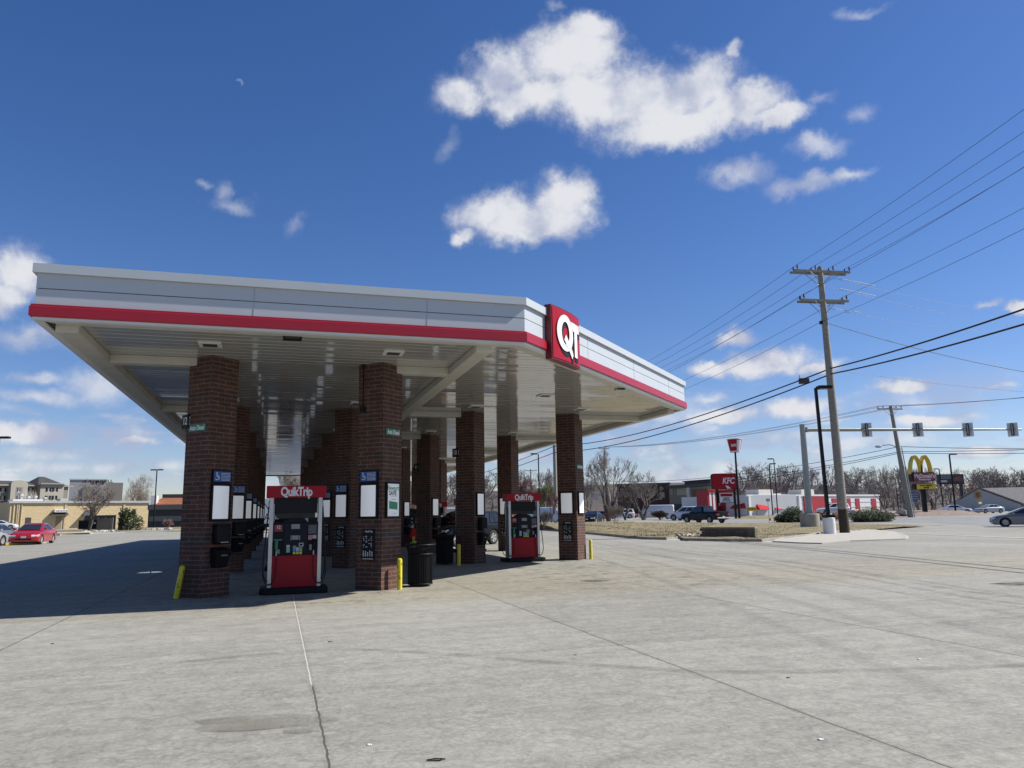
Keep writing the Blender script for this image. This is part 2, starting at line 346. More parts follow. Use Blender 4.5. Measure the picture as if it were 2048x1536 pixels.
    jn = M('MAXIMUM', MR(ex, .4965, .499, 0, 1), M('MULTIPLY', MR(ey, .4988, .4996, 0, 1), .8))
    edge = M('MAXIMUM', MR(ex, .485, .4965, 0, .10), 0.0); t = M('SUBTRACT', t, edge)
    # oil and drips beside the pumps
    ddx = M('MINIMUM', M('ABSOLUTE', M('SUBTRACT', x, 4.36)), M('ABSOLUTE', M('SUBTRACT', x, 11.8)))
    oil = M('MULTIPLY', MR(noise(1.9, 7, .7), .50, .66, 0, 1), M('MULTIPLY', MR(ddx, .8, 4.2, 1, 0), MR(y, -.4, 1.2, 0, 1)))
    spots = MR(noise(.9, 9, .75, dist=.3), .635, .67, 0, .8); fr = MR(noise(3.4, 3, .5), .735, .76, 0, .9)
    t = M('SUBTRACT', t, M('MULTIPLY', oil, .50)); t = M('SUBTRACT', t, M('MULTIPLY', fr, .25)); t = M('SUBTRACT', t, M('MULTIPLY', spots, .14))
    k = M('MAXIMUM', M('ADD', 1.0, t), .2)
    base = N.new('ShaderNodeMix'); base.data_type = 'RGBA'; L.new(big, base.inputs['Factor']); base.inputs['A'].default_value = (.262, .255, .217, 1); base.inputs['B'].default_value = (.248, .246, .222, 1)
    vm = N.new('ShaderNodeVectorMath'); vm.operation = 'SCALE'; L.new(base.outputs['Result'], vm.inputs[0]); L.new(k, vm.inputs['Scale'])
    lj = M('MULTIPLY', MR(M('ABSOLUTE', M('SUBTRACT', x, 4.34)), .5, .6, 1, 0), MR(y, -6.4, -6.2, 0, 1)); jc = N.new('ShaderNodeMix'); jc.data_type = 'RGBA'; L.new(lj, jc.inputs['Factor']); jc.inputs['A'].default_value = (.085, .08, .072, 1); jc.inputs['B'].default_value = (.42, .40, .36, 1); jcol = jc.outputs['Result']
    jm = N.new('ShaderNodeMix'); jm.data_type = 'RGBA'; L.new(jn, jm.inputs['Factor']); tz = N.new('ShaderNodeMix'); tz.data_type = 'RGBA'; tz.blend_type = 'MULTIPLY'; L.new(M('MULTIPLY', MR(M('ADD', y, M('MULTIPLY', noise(.8, 4), 1.2)), .2, 1.2, 0, 1), MR(y, 3, 9, 1, 0)), tz.inputs['Factor']); L.new(vm.outputs[0], tz.inputs['A']); tz.inputs['B'].default_value = (1.0, .965, .89, 1); L.new(tz.outputs['Result'], jm.inputs['A']); L.new(jcol, jm.inputs['B'])
    L.new(jm.outputs['Result'], b.inputs['Base Color'])
    bp = N.new('ShaderNodeBump'); bp.inputs['Strength'].default_value = .35; bp.inputs['Distance'].default_value = .012
    L.new(M('SUBTRACT', M('ADD', M('MULTIPLY', fine, .5), M('MULTIPLY', blot, .6)), M('MULTIPLY', jn, 1.5)), bp.inputs['Height']); L.new(bp.outputs[0], b.inputs['Normal'])
    L.new(MR(oil, 0, 1, .85, .6), b.inputs['Roughness'])
    return m
m_ground = concrete_mat()
def grid_mesh(name, xs, ys, zf, m, smooth=True):
    v = [(x, y, zf(x, y)) for y in ys for x in xs]; n = len(xs)
    f = [(j*n+i, j*n+i+1, (j+1)*n+i+1, (j+1)*n+i) for j in range(len(ys)-1) for i in range(n-1)]
    mb = MB(); mb.v = v; mb.f = f; mb.mi = [0]*len(f); return mb.build(name, m, smooth=smooth)
def lin(a, b, n): return [a+(b-a)*i/n for i in range(n+1)]
xs = [-1500, -700, -350, -200]+lin(-150, 150, 60)[0:]+[200, 350, 700, 1500]
ys = [-300, -60, -20, -8, 0, 10, 20, 30, 40, 50]+lin(55, 110, 22)+[130, 160, 200, 300, 600, 1200, 2400]
struct(grid_mesh('ground', xs, ys, gz, m_ground))
# road beyond the verge, pale worn asphalt, with its lines
m_road = mat('worn_asphalt', (.235, .24, .245), .9, 0, .13, .5, .3, 25, coords='Object')
m_line = mat('road_paint', (.62, .62, .60), .7, 0, .25, 3)
m_grass = mat('dormant_grass', (.225, .185, .095), .95, 0, .45, .9, .6, 30)
m_gutter = mat('light_gutter_concrete', (.44, .42, .37), .9, 0, .1, 2)
def strip(name, far, near, m, dz, nsub=10):
    """sheet between two world polylines of equal length, following the terrain"""
    mb = MB(); k = len(far); vs = []; fs = []
    for i in range(k):
        for j in range(nsub+1):
            p = far[i].lerp(near[i], j/nsub); vs.append((p.x, p.y, gz(p.x, p.y)+dz))
    n = nsub+1
    fs = [(i*n+j, i*n+j+1, (i+1)*n+j+1, (i+1)*n+j) for i in range(k-1) for j in range(nsub)]
    mb.add(vs, fs); return mb.build(name, m, smooth=True)
def W3(x, y): return Vector((x, y, 0))
struct(strip('road', [W3(x, 122-.02*x) for x in lin(-20, 260, 28)], [W3(x, 80-.02*x) for x in lin(-20, 260, 28)], m_road, .006))
struct(strip('side_road', [W3(31+.30*(y-40), y) for y in lin(-40, 81, 22)], [W3(75+.30*(y-40), y) for y in lin(-40, 81, 22)], m_road, .009))
for k, (a, b, w) in enumerate([((1835, 1068), (2100, 1079), .16), ((1880, 1053), (2100, 1055), .12)]):
    A_, B_ = G(*a), G(*b); d = (B_-A_).normalized(); nrm = Vector((-d.y, d.x, 0))*w
    struct(strip('road_line', [A_+nrm, B_+nrm], [A_-nrm, B_-nrm], m_line, .016, 2))
# grass verge: raised bed behind a kerb
kerbA = [G(*p) for p in ((1020, 1056), (1050, 1057), (1077, 1059), (1116, 1063), (1174, 1068), (1215, 1072), (1255, 1076), (1290, 1079), (1333, 1080), (1362, 1077))]
kerbB = [G(*p) for p in ((1366, 1081.5), (1410, 1082.5), (1458, 1083.5), (1524, 1084), (1560, 1080), (1610, 1075), (1650, 1068))]
front = kerbA+kerbB
back = [W3(p.x*1.0+ (84-p.y)*(.02+.35*min(1, max(0, (p.x-6)/14))), 83.0) for p in front]
back = [W3(-14, 86), W3(-8, 85), W3(-3, 84), W3(1, 83.5), W3(6, 83), W3(10, 83), W3(13, 83), W3(16, 83), W3(19, 82.5), W3(21, 82), W3(21.5, 82), W3(24, 82), W3(27, 80), W3(30, 78), W3(32, 74), W3(33, 68), W3(33, 62)]
def vz(i, t): a = .60 if i < 6 else (.45, .34, .25, .18, .14, .12, .10, .08)[min(i-6, 7)]; return (.13 if i < 13 else .05)+a*math.sin(min(1, t*1.25)*math.pi/2)*(1-.35*t)
mb = MB(); vs = []; nn = 16; R = random.Random(3)
for i in range(len(front)):
    for j in range(nn+1):
        t = (j/nn)**1.5; p = front[i].lerp(back[i], t); vs.append((p.x, p.y, gz(p.x, p.y)+vz(i, t)+(R.uniform(-.04, .04) if j else 0)))
mb.add(vs, [(i*(nn+1)+j, (i+1)*(nn+1)+j, (i+1)*(nn+1)+j+1, i*(nn+1)+j+1) for i in range(len(front)-1) for j in range(nn)])
struct(mb.build('grass_verge', m_grass, smooth=True))
def kerb(name, pts, h=.14, w=.16):
    mb = MB(); k = len(pts); vs = []
    for i, p in enumerate(pts):
        d = (pts[min(i+1, k-1)]-pts[max(i-1, 0)]).normalized(); n = Vector((-d.y, d.x, 0))
        for off, z in ((-.02, 0), (0, h-.02), (.02, h), (w, h), (w, -.02)):
            q = p+n*off; vs.append((q.x, q.y, gz(q.x, q.y)+z))
    mb.add(vs, [(i*5+j, (i+1)*5+j, (i+1)*5+j+1, i*5+j+1) for i in range(k-1) for j in range(4)]+[(0, 1, 2, 3, 4), tuple((k-1)*5+j for j in (4, 3, 2, 1, 0))]); return struct(mb.build(name, m_kerb))
m_kerb = mat('kerb_concrete', (.30, .285, .25), .9, 0, .2, 2, .3, 30)
kerb('kerb', kerbA); kerb('kerb', kerbB)
gA = [p+Vector((.1, -.75, 0)) for p in front]; struct(strip('gutter', front, gA, m_gutter, .005, 2))
# blades of dormant grass on the verge, uncountable
mb = MB(); R = random.Random(8); m_blade = mat('dry_grass_blades', (.26, .22, .12), .9, 0, .35, .7)
for k in range(15000):
    u = R.uniform(0, len(front)-1.001); i = int(u); t = R.random()**1.6
    p = front[i].lerp(front[i+1], u-i).lerp(back[i].lerp(back[i+1], u-i), t); z = gz(p.x, p.y)+vz(i, t)-.02
    a = R.uniform(0, 6.28); w = .03; h = R.uniform(.02, .06); dx, dy = w*math.cos(a), w*math.sin(a); lx, ly = R.uniform(-.06, .06), R.uniform(-.06, .06)
    mb.add([(p.x-dx, p.y-dy, z), (p.x+dx, p.y+dy, z), (p.x+lx, p.y+ly, z+h)], [(0, 1, 2)])
struct(mb.build('grass', m_blade), 'stuff')
# pale corner pavement with ramp
swf = [G(*p) for p in ((1545, 1084), (1600, 1087), (1644, 1088), (1700, 1083), (1760, 1081), (1812, 1079), (1818, 1076))]
swb = [G(*p) for p in ((1560, 1078), (1610, 1072), (1650, 1064), (1700, 1060), (1750, 1062), (1790, 1066), (1812, 1073))]
mb = MB(); k = len(swf); vs = [(p.x, p.y, .05) for p in swf]+[(p.x, p.y, .10) for p in swb]+[(p.x, p.y, -.02) for p in swf]
mb.add(vs, [(i, i+1, k+i+1, k+i) for i in range(k-1)]+[(2*k+i, 2*k+i+1, i+1, i) for i in range(k-1)]); struct(mb.build('pavement', m_gutter))
# tyre marks swept across the forecourt
def alpha_mat(name, col, amt, sc):
    m = bpy.data.materials.new(name); m.use_nodes = True; N = m.node_tree.nodes; L = m.node_tree.links; b = N['Principled BSDF']
    b.inputs['Base Color'].default_value = (*col, 1); b.inputs['Roughness'].default_value = .8; tc = N.new('ShaderNodeTexCoord'); n = N.new('ShaderNodeTexNoise'); L.new(tc.outputs['Object'], n.inputs[0])
    n.inputs['Scale'].default_value = sc; n.inputs['Detail'].default_value = 8; mr = N.new('ShaderNodeMapRange'); L.new(n.outputs[0], mr.inputs[0]); mr.inputs[1].default_value = .35; mr.inputs[2].default_value = .65; mr.inputs[3].default_value = amt*.1; mr.inputs[4].default_value = amt
    L.new(mr.outputs[0], b.inputs['Alpha']); return m
m_tyre = alpha_mat('tyre_rubber_trace', (.12, .12, .115), .26, 2.0)
def track(pts, w, dz):
    W_ = [G(*p) for p in pts]; out = []
    for i in range(len(W_)-1):
        for j in range(6):
            t = j/6; p0 = W_[max(i-1, 0)]; p1 = W_[i]; p2 = W_[i+1]; p3 = W_[min(i+2, len(W_)-1)]
            out.append(.5*((2*p1)+(p2-p0)*t+(2*p0-5*p1+4*p2-p3)*t*t+(3*p1-p0-3*p2+p3)*t**3))
    out.append(W_[-1]); L_, R_ = [], []
    for i, p in enumerate(out):
        d = (out[min(i+1, len(out)-1)]-out[max(i-1, 0)]).normalized(); n = Vector((-d.y, d.x, 0))*w/2; L_.append(p+n); R_.append(p-n)
    struct(strip('tyre_mark', L_, R_, m_tyre, dz, 1))
track([(1230, 1088), (1320, 1097), (1480, 1112), (1700, 1143), (1900, 1178), (2100, 1202)], .20, .005)
track([(1230, 1090), (1330, 1101), (1500, 1121), (1700, 1152), (1900, 1189), (2100, 1216)], .20, .006)
track([(1180, 1092), (1420, 1124), (1700, 1134), (2100, 1120)], .2, .007)
track([(300, 1330), (700, 1300), (1100, 1325), (1500, 1345), (2100, 1330)], .16, .008)
# ------------------------------------------------------------------ canopy
a_, W_c, c_, LEN = 8.568, 16.832, 8.264, 50.8
POLY = [(0, 0), (a_, 0), (W_c, c_), (W_c, LEN), (0, LEN)]
def offs(poly, d):
    n = len(poly); out = []
    for i in range(n):
        p0, p1, p2 = Vector(poly[i-1]), Vector(poly[i]), Vector(poly[(i+1) % n])
        d1 = (p1-p0).normalized(); d2 = (p2-p1).normalized(); n1 = Vector((d1.y, -d1.x)); n2 = Vector((d2.y, -d2.x))
        b = (n1+n2); b = b/(1+n1.dot(n2)); out.append(p1+b*d)
    return out
def sweep(mb, prof, closed=True, edges=range(5)):
    rings = [offs(POLY, d) for d, z in prof]; n = len(POLY); k = len(prof); vs = [(p[0], p[1], prof[i][1]) for i, r in enumerate(rings) for p in r]
    fs = [(i*n+j, i*n+(j+1) % n, ((i+1) % k)*n+(j+1) % n, ((i+1) % k)*n+j) for i in range(k if closed else k-1) for j in edges]
    return mb.add(vs, fs)
can = thing('fuel_canopy', 'huge flat filling station canopy with silver fascia and red stripe over the pumps', 'canopy', CO, TH)
mb = MB(); sweep(mb, [(-.25, 5.655), (.06, 5.655), (.06, 5.81), (-.25, 5.81)]); mb.build('roof_cap', m_fascia, can)
mb = MB(); vs = offs(POLY, -.2); mb.add([(p[0], p[1], 5.70) for p in vs], [(0, 1, 2, 3, 4)]); mb.build('roof_deck', m_alu, can)
mb = MB(); sweep(mb, [(-.2, 5.40), (0, 5.40), (0, 5.653), (-.2, 5.653)]); mb.build('fascia_panel', m_fascia, can)
mb = MB(); sweep(mb, [(-.2, 5.117), (0, 5.117), (0, 5.385), (-.2, 5.385)]); mb.build('fascia_panel', m_fascia, can)
mb = MB(); sweep(mb, [(-.2, 5.386), (-.022, 5.386), (-.022, 5.399), (-.2, 5.399)]); mb.build('reveal_strip', m_dark, can)
mb = MB(); sweep(mb, [(-.1, 4.90), (.045, 4.90), (.062, 4.915), (.062, 5.072), (.046, 5.082), (.046, 5.112), (-.1, 5.112)]); mb.build('red_stripe', m_red, can)
mb = MB(); sweep(mb, [(-.12, 4.853), (.012, 4.853), (.012, 4.898), (-.12, 4.898)]); mb.build('bottom_trim', m_trim, can)
for e, sp_ in ((0, (3.45, 6.6)), (1, (3.3, 6.6, 9.9))):
    p0, p1 = Vector(POLY[e]), Vector(POLY[e+1]); d = (p1-p0).normalized(); ang = math.atan2(d.y, d.x)
    for s_ in sp_:
        q = p0+d*s_; MB().box((q.x, q.y, 5.42), (.012, .008, .6), ang).build('fascia_seam', mat('seam_grey', (.38, .42, .46), .5), can)
# soffit of ribbed metal planks, each lying a hair differently
R = random.Random(5); mb = MB(); y = .14
m_soff = mat('soffit_enamel', (.455, .455, .425), .10, 0, .05, 1.2, spec=.6, coat=.35)
while y < LEN-.2:
    x0 = .14; x1 = W_c-.14 if y > c_ else a_+y-.06
    nx = 14; pw = .295; tl = R.gauss(0, .0011); rows = []
    vs = []
    ph = [R.gauss(0, .0011) for _ in range(nx+1)]; ph2 = [R.gauss(0, .0011) for _ in range(nx+1)]
    for k, (yy, zz) in enumerate(((y, 4.925), (y+.012, 4.905), (y+pw-.012, 4.905), (y+pw, 4.925))):
        for i in range(nx+1):
            z = zz + (tl if k >= 2 else -tl) + (ph[i] if k < 2 else ph2[i]); vs.append((x0+(x1-x0)*i/nx, yy, z))
    n = nx+1; mb.add(vs, [(k*n+i, (k+1)*n+i, (k+1)*n+i+1, k*n+i+1) for k in range(3) for i in range(nx)]); y += pw+.004
mb.build('soffit', m_soff, can)
ROWS = [3.078+7.4414*k for k in range(7)]; XL = (4.36, 11.80); HW = 1.764; DD = .488
mb = MB(); sweep(mb, [(-.36, 4.862), (-.122, 4.862), (-.122, 4.90), (-.36, 4.90)], edges=(0, 1)); mb.build('perimeter_band', m_beam, can)
mb = MB(); sweep(mb, [(-.24, 4.878), (-.122, 4.878), (-.122, 4.90), (-.24, 4.90)], edges=(2, 3, 4)); mb.build('trough_shade', m_dark, can)  # dark strip painted in for the shade inside an open trough
mb = MB(); mb.bb(.24, .60, .362, LEN-.37, 4.74, 4.903); mb.build('edge_beam', m_beam, can, bevel=.015)
mb = MB(); mb.bb(7.66, 7.98, .364, LEN-.37, 4.74, 4.903); mb.build('centre_beam', m_beam, can, bevel=.015)
mb = MB(); mb.bb(W_c-.60, W_c-.364, c_+.1, LEN-.37, 4.74, 4.903); mb.build('edge_beam', m_beam, can, bevel=.015)
for k, ry in enumerate(ROWS):
    for xa, xb in ((.602, 2.43), (6.29, 7.658)): MB().bb(xa, xb, ry-.15, ry+.15, 4.73, 4.904).build('cross_beam', m_beam, can, bevel=.012)
    if k:
        for xa, xb in ((7.982, 9.87), (13.73, W_c-.602)): MB().bb(xa, xb, ry-.15, ry+.15, 4.73, 4.904).build('cross_beam', m_beam, can, bevel=.012)
# recessed lamps
def lamp(x, y):
    f = MB().bb(-.21, .21, -.21, .21, 4.875, 4.91); f = f.build('lamp_frame', m_trim, can, loc=(x, y, 0), bevel=.01)
    MB().bb(-.13, .13, -.13, .13, 4.868, 4.877).build('lamp_lens', m_dark, f)
for k, ry in enumerate(ROWS):
    for x in (2.62, 6.18)+((9.85, 13.4) if k else ()): lamp(x, ry-1.55)
lamp(11.25, 6.4)
# curved sign box on the chamfered corner
Bd = Vector((1, 1, 0)).normalized(); Bn = Vector((1, -1, 0)).normalized()
SM = FM @ Matrix.Translation(Vector((a_, 0, 0))+Bd*1.0)          # sign frame: x along the face, y out
Bx = (FM.to_3x3() @ Bd); By = (FM.to_3x3() @ Bn)
sg = thing('canopy_sign', 'curved red box sign with white QT letters on the canopy corner', 'sign', FM @ (Vector((a_, 0, 0))+Bd*.93+Vector((0, 0, 5.31))), TH+rad(45))
# local axes: x along face, -y outwards
SW, SH = 1.50, 1.17
def bulge(x): return -.15-.055*(1-((x-SW/2)/(SW/2))**2)
out = [(x, bulge(x)) for x in lin(0, SW, 16)]; z0, z1 = -SH/2, SH/2
mb = MB(); vs = []; k = len(out)
body = [(0, -.0)]+out+[(SW, -.0)]; mb.prism(body, z0, z1); mb.build('sign_box', m_darkred, sg)
mb = MB(); ins = [(x, bulge(x)-.012) for x in lin(.035, SW-.035, 16)]
mb.add([(x, y, z0+.035) for x, y in ins]+[(x, y, z1-.035) for x, y in ins], [(i, i+1, k+i+1, k+i) for i in range(k-1)])
mb.build('sign_face', m_redface, sg, smooth=True)
def wrap(poly, off, name, m, par):               # flat letter outline laid on the curved face
    from mathutils.geometry import tessellate_polygon
    mb = MB()
    for loops in poly:
        flat = [Vector((x, z, 0)) for lp in loops for x, z in lp]; tr = tessellate_polygon([[Vector((x, z, 0)) for x, z in lp] for lp in loops])
        mb.add([(v.x, bulge(v.x)-.014-off, v.y) for v in flat], [tuple(t) for t in tr])
    return mb.build(name, m, par)
def densify(lp, st=.05):
    o = []
    for i in range(len(lp)):
        a = Vector(lp[i]); b = Vector(lp[(i+1) % len(lp)]); n = max(1, int((b-a).length/st)); o += [tuple(a.lerp(b, j/n)) for j in range(n)]
    return o
def ell(cx, cz, rx, rz, n=40, rev=False):
    p = [(cx+rx*math.cos(2*math.pi*i/n), cz+rz*math.sin(2*math.pi*i/n)) for i in range(n)]; return p[::-1] if rev else p
def qt(dx, dz):
    q = [ell(.55+dx, .05+dz, .385, .40), ell(.55+dx, .05+dz, .185, .25, rev=True)]
    tail = [densify([(x+dx, z+dz) for x, z in [(.47, -.10), (.56, .02), (.64, -.05), (.75, -.16), (.88, -.29), (.93, -.38), (.86, -.47), (.75, -.35), (.62, -.24)]])]
    tt = [densify([(x+dx, z+dz) for x, z in [(.82, .36), (1.34, .36), (1.34, .17), (1.20, .17), (1.20, -.40), (1.02, -.40), (1.02, .17), (.94, .17)]])]
    return [q, tail, tt]
wrap(qt(.07, -.10), .010, 'logo_shadow', m_blackm, sg); wrap(qt(0, 0), .024, 'logo_letters', m_white, sg)
# ------------------------------------------------------------------ brick columns and what hangs on them
m_brick = brick_mat('brown_brick', (.088, .034, .022), (.056, .024, .017), (.125, .098, .082), .36, .092, .010, (12*.092, 13*.092), (.035, .033, .031))
def column_mesh():
    mb = MB(); uv = []; c = [(0, -DD), (DD, 0), (0, DD), (-DD, 0)]; s = DD*math.sqrt(2)
    for i in range(4):
        p, q = c[i], c[(i+1) % 4]; mb.add([(p[0], p[1], 0), (q[0], q[1], 0), (q[0], q[1], 4.904), (p[0], p[1], 4.904)], [(0, 1, 2, 3)])
        u0 = i*s; uv += [(u0, 0), (u0+s, 0), (u0+s, 4.904), (u0, 4.904)]
    return mb, uv
ORD = ['front', 'second', 'third', 'fourth', 'fifth', 'sixth', 'rearmost']
def island_name(st, k): return ('left' if st == 0 else 'right')+' pump row', (ORD[k] if st == 0 else ['', 'front', 'second', 'third', 'fourth', 'fifth', 'rearmost'][k])
cols = {}
proto = None
def place(name): pass
for st in (0, 1):
    for k in range(7):
        if st and not k: continue
        rn, on = island_name(st, k)
        for sd in (-1, 1):
            loc = cl(XL[st]+sd*HW, ROWS[k]); lab = f"brown brick canopy column, {'left' if sd < 0 else 'right'} one of the {on} pair in the {rn}"
            if proto is None:
                mb, uv = column_mesh(); proto = mb.build('brick_column', m_brick, uv=uv); o = proto; tag(o, lab, 'column', 'brick columns carrying the canopy')
            else: o = proto.copy(); COL.objects.link(o); o['label'] = lab
            o.location = loc; o.rotation_euler = (0, 0, TH); cols[(st, k, sd)] = o
def facept(st, k, sd, face, z, out=.0):      # face -1 = front-left, 1 = front-right; returns location and rotation (local -y = outwards)
    n = Vector((face, -1, 0)).normalized(); p = Vector((XL[st]+sd*HW, ROWS[k], 0))+n*(DD/math.sqrt(2)+out); w = cl(p.x, p.y, z)
    return w, TH+rad(45)*face
CW = {}
def cdesc(st, k, sd):
    rn, on = island_name(st, k); return f"{'left' if sd < 0 else 'right'} column, {on} pair, {rn}"
# blank convex white panel in a black frame, its faint glow added
def make_panel(loc, rz, label, h=1.02, w=.50):
    t = thing('white_panel', label, 'light panel', loc, rz, 'blank white panels on the columns')
    mb = MB(); mb.bb(-w/2, w/2, -.05, 0, 0, .045).bb(-w/2, w/2, -.05, 0, h*.74-.045, h*.74).bb(-w/2, -w/2+.045, -.05, 0, .045, h*.74-.045).bb(w/2-.045, w/2, -.05, 0, .045, h*.74-.045)
    mb.build('frame', m_black, t, bevel=.006)
    mb = MB(); xs_ = lin(-w/2+.045, w/2-.045, 10); pr = [(x, -.018-.05*math.cos(x/(w/2)*math.pi/2)) for x in xs_]
    mb.add([(x, y, .045) for x, y in pr]+[(x, y, h*.74-.045) for x, y in pr], [(i, i+1, 11+i+1, 11+i) for i in range(10)]); mb.build('panel', m_panel, t, smooth=True); return t
def make_access(loc, rz, label):
    t = thing('accessibility_sign', label, 'sign', loc, rz, 'blue wheelchair assistance signs')
    MB().bb(-.24, .24, -.045, 0, 0, .25).build('frame', m_black, t); MB().bb(-.215, .215, -.05, -.045, .022, .228).build('plate', m_blue, t)
    mb = MB(); y0, y1 = -.054, -.0495
    ring = [(.055*math.cos(a), .055*math.sin(a)) for a in lin(-2.6, 1.0, 12)]; rin = [(.040*math.cos(a), .040*math.sin(a)) for a in lin(1.0, -2.6, 12)]
    Mx = face_M((-.135, -.0505, .105), (0, -1, 0)); mb.prism(ring+rin, 0, .003, Mx)
    mb.prism([(-.02, .09), (0, .095), (.004, .03), (.04, .03), (.062, -.035), (.045, -.04), (.028, .013), (-.014, .013)], 0, .004, Mx); mb.prism([(.012*math.cos(a)-.01, .1+.012*math.sin(a)) for a in lin(0, 6.28, 9)[:-1]], 0, .004, Mx)
    mb.build('wheelchair_symbol', m_white, t)
    mb = MB(); R = random.Random(1)
    for i, z in enumerate((.19, .16, .13, .10, .07, .045)):
        x = -.03
        while x < .19:
            w = R.uniform(.015, .045); mb.bb(x, min(x+w, .2), y0, y1, z, z+.011); x += w+.01
    mb.build('small_print', m_white, t); return t
def make_diesel(loc, rz, label):
    t = thing('fuel_sign', label, 'sign', loc, rz, 'green auto diesel signs')
    MB().bb(-.25, .25, -.02, 0, 0, .15).build('plate', m_green, t); text_mesh('lettering', 'Auto Diesel', .135, m_white, t, face_M((0, -.021, .072), (0, -1, 0)), .002, .004, .66); return t
def make_towel(loc, rz, label):
    t = thing('towel_dispenser', label, 'towel dispenser', loc, rz, 'black towel and squeegee stations on the columns')
    mb = MB(); mb.bb(-.17, .17, -.20, 0, .46, .86); mb.build('towel_box', m_black, t, bevel=.04)
    MB().bb(-.10, .10, -.205, -.199, .49, .505).build('paper_slot', m_alu, t)
    mb = MB(); mb.add([(-.16, 0, 0), (.16, 0, 0), (.14, -.14, 0), (-.14, -.14, 0), (-.19, 0, .40), (.19, 0, .40), (.19, -.24, .34), (-.19, -.24, .34)], [(0, 3, 2, 1), (4, 5, 6, 7), (0, 1, 5, 4), (1, 2, 6, 5), (2, 3, 7, 6), (3, 0, 4, 7)]); mb.build('washer_bucket', m_black, t, bevel=.02)
    text_mesh('lettering', 'SERVICE', .045, m_alu, t, face_M((.0, -.215, .24), (0, -1, .15)), .001); return t
def make_notice(loc, rz, label):
    t = thing('notice_board', label, 'notice board', loc, rz, 'dark illustrated notice boards on the columns')
    MB().bb(-.17, .17, -.02, 0, 0, .66).build('board', m_blackm, t)
    R = random.Random(4); mb = MB()
    for r in range(7):
        for c in range(4):
            if R.random() < .75:
                x = -.13+c*.068+R.uniform(-.01, .01); z = .27+r*.036; mb.bb(x, x+R.uniform(.02, .045), -.023, -.0205, z, z+R.uniform(.008, .026))
    for c in range(5):
        x = -.14+c*.058; mb.bb(x, x+.04, -.023, -.0205, .03, .045); mb.bb(x+.004, x+.03, -.0235, -.0205, .08, .08+R.uniform(.06, .13))
    mb.bb(-.15, .15, -.0232, -.0205, .02, .028); mb.build('pictures', mat('faded_print', (.60, .61, .62), .5, 0, .5, 30), t)
    mb = MB(); mb.bb(-.15, -.115, -.024, -.0205, .585, .625); mb.build('red_emblem', m_redface, t); text_mesh('lettering', 'QuikTrip', .055, m_white, t, face_M((.02, -.0215, .605), (0, -1, 0)), .001, .001); return t
prot = {}
def put(kind, fn, loc, rz, label):
    if kind in prot: return dup(prot[kind], loc, rz, label)
    prot[kind] = fn(loc, rz, label); return prot[kind]
for st in (0, 1):
    for k in range(7):
        if st and not k: continue
        for sd in (-1, 1):
            face = -sd; d = cdesc(st, k, sd)
            l, r = facept(st, k, sd, face, 1.50, .002); put('panel', make_panel, l, r, 'blank white panel on '+d)
            if st == 0:
                l, r = facept(st, k, sd, face, 2.275, .002); put('acc', make_access, l, r, 'blue wheelchair sign on '+d)
            if sd < 0: l, r = facept(st, k, sd, face, .58, .002); put('towel', make_towel, l, r, 'black towel station on '+d)
            else: l, r = facept(st, k, sd, face, .62, .002); put('notice', make_notice, l, r, 'dark notice board on '+d)
l, r = facept(0, 0, -1, -1, 3.33, .002); put('diesel', make_diesel, l, r, 'green Auto Diesel sign on the outer face of the leftmost column')
l, r = facept(0, 0, 1, 1, 3.30, .002); put('diesel', make_diesel, l, r, 'green Auto Diesel sign above the cigarette poster on the second front column')
l, r = facept(1, 1, 1, 1, 3.02, .002); put('diesel', make_diesel, l, r, 'green Auto Diesel sign high on the rightmost column')
l, r = facept(1, 1, 1, 1, 1.50, .002); put('panel', make_panel, l, r, 'sunlit blank white panel on the outer face of the rightmost column')
l, r = facept(1, 1, -1, 1, 1.50, .002)
# printed poster
l, r = facept(0, 0, 1, 1, 1.50, .002)
t = thing('poster_frame', 'black framed cigarette poster with green pack on the second front column', 'poster', l, r)
mb = MB(); w, h = .50, .78; mb.bb(-w/2, w/2, -.05, 0, 0, .04).bb(-w/2, w/2, -.05, 0, h-.04, h).bb(-w/2, -w/2+.04, -.05, 0, .04, h-.04).bb(w/2-.04, w/2, -.05, 0, .04, h-.04); mb.build('frame', m_black, t, bevel=.006)
po = MB().bb(-w/2+.04, w/2-.04, -.035, -.01, .04, h-.04).build('poster', mat('glowing_poster_paper', (.78, .79, .77), .4, 0, .02, emit=.08), t)  # paper given a faint added glow of its own
text_mesh('green_lettering', 'Newport', .15, m_greenp, po, face_M((.0, -.0365, .645), (0, -1, 0)), .001, .001, .72)
text_mesh('black_lettering', 'SAVE', .14, m_black, po, face_M((-.02, -.0365, .535), (0, -1, 0)), .001, .002, .85)
mb = MB(); mb.add([(-.15, -.038, .20), (.15, -.038, .18), (.15, -.038, .34), (-.15, -.038, .37)], [(0, 1, 2, 3)]); mb.build('green_pack', m_greenp, po)
mb = MB(); mb.bb(-.10, .12, -.038, -.036, .47, .476).bb(-.08, .1, -.038, -.036, .40, .408).bb(-.02, .12, -.038, -.036, .10, .106); mb.build('small_print', m_dark, po)
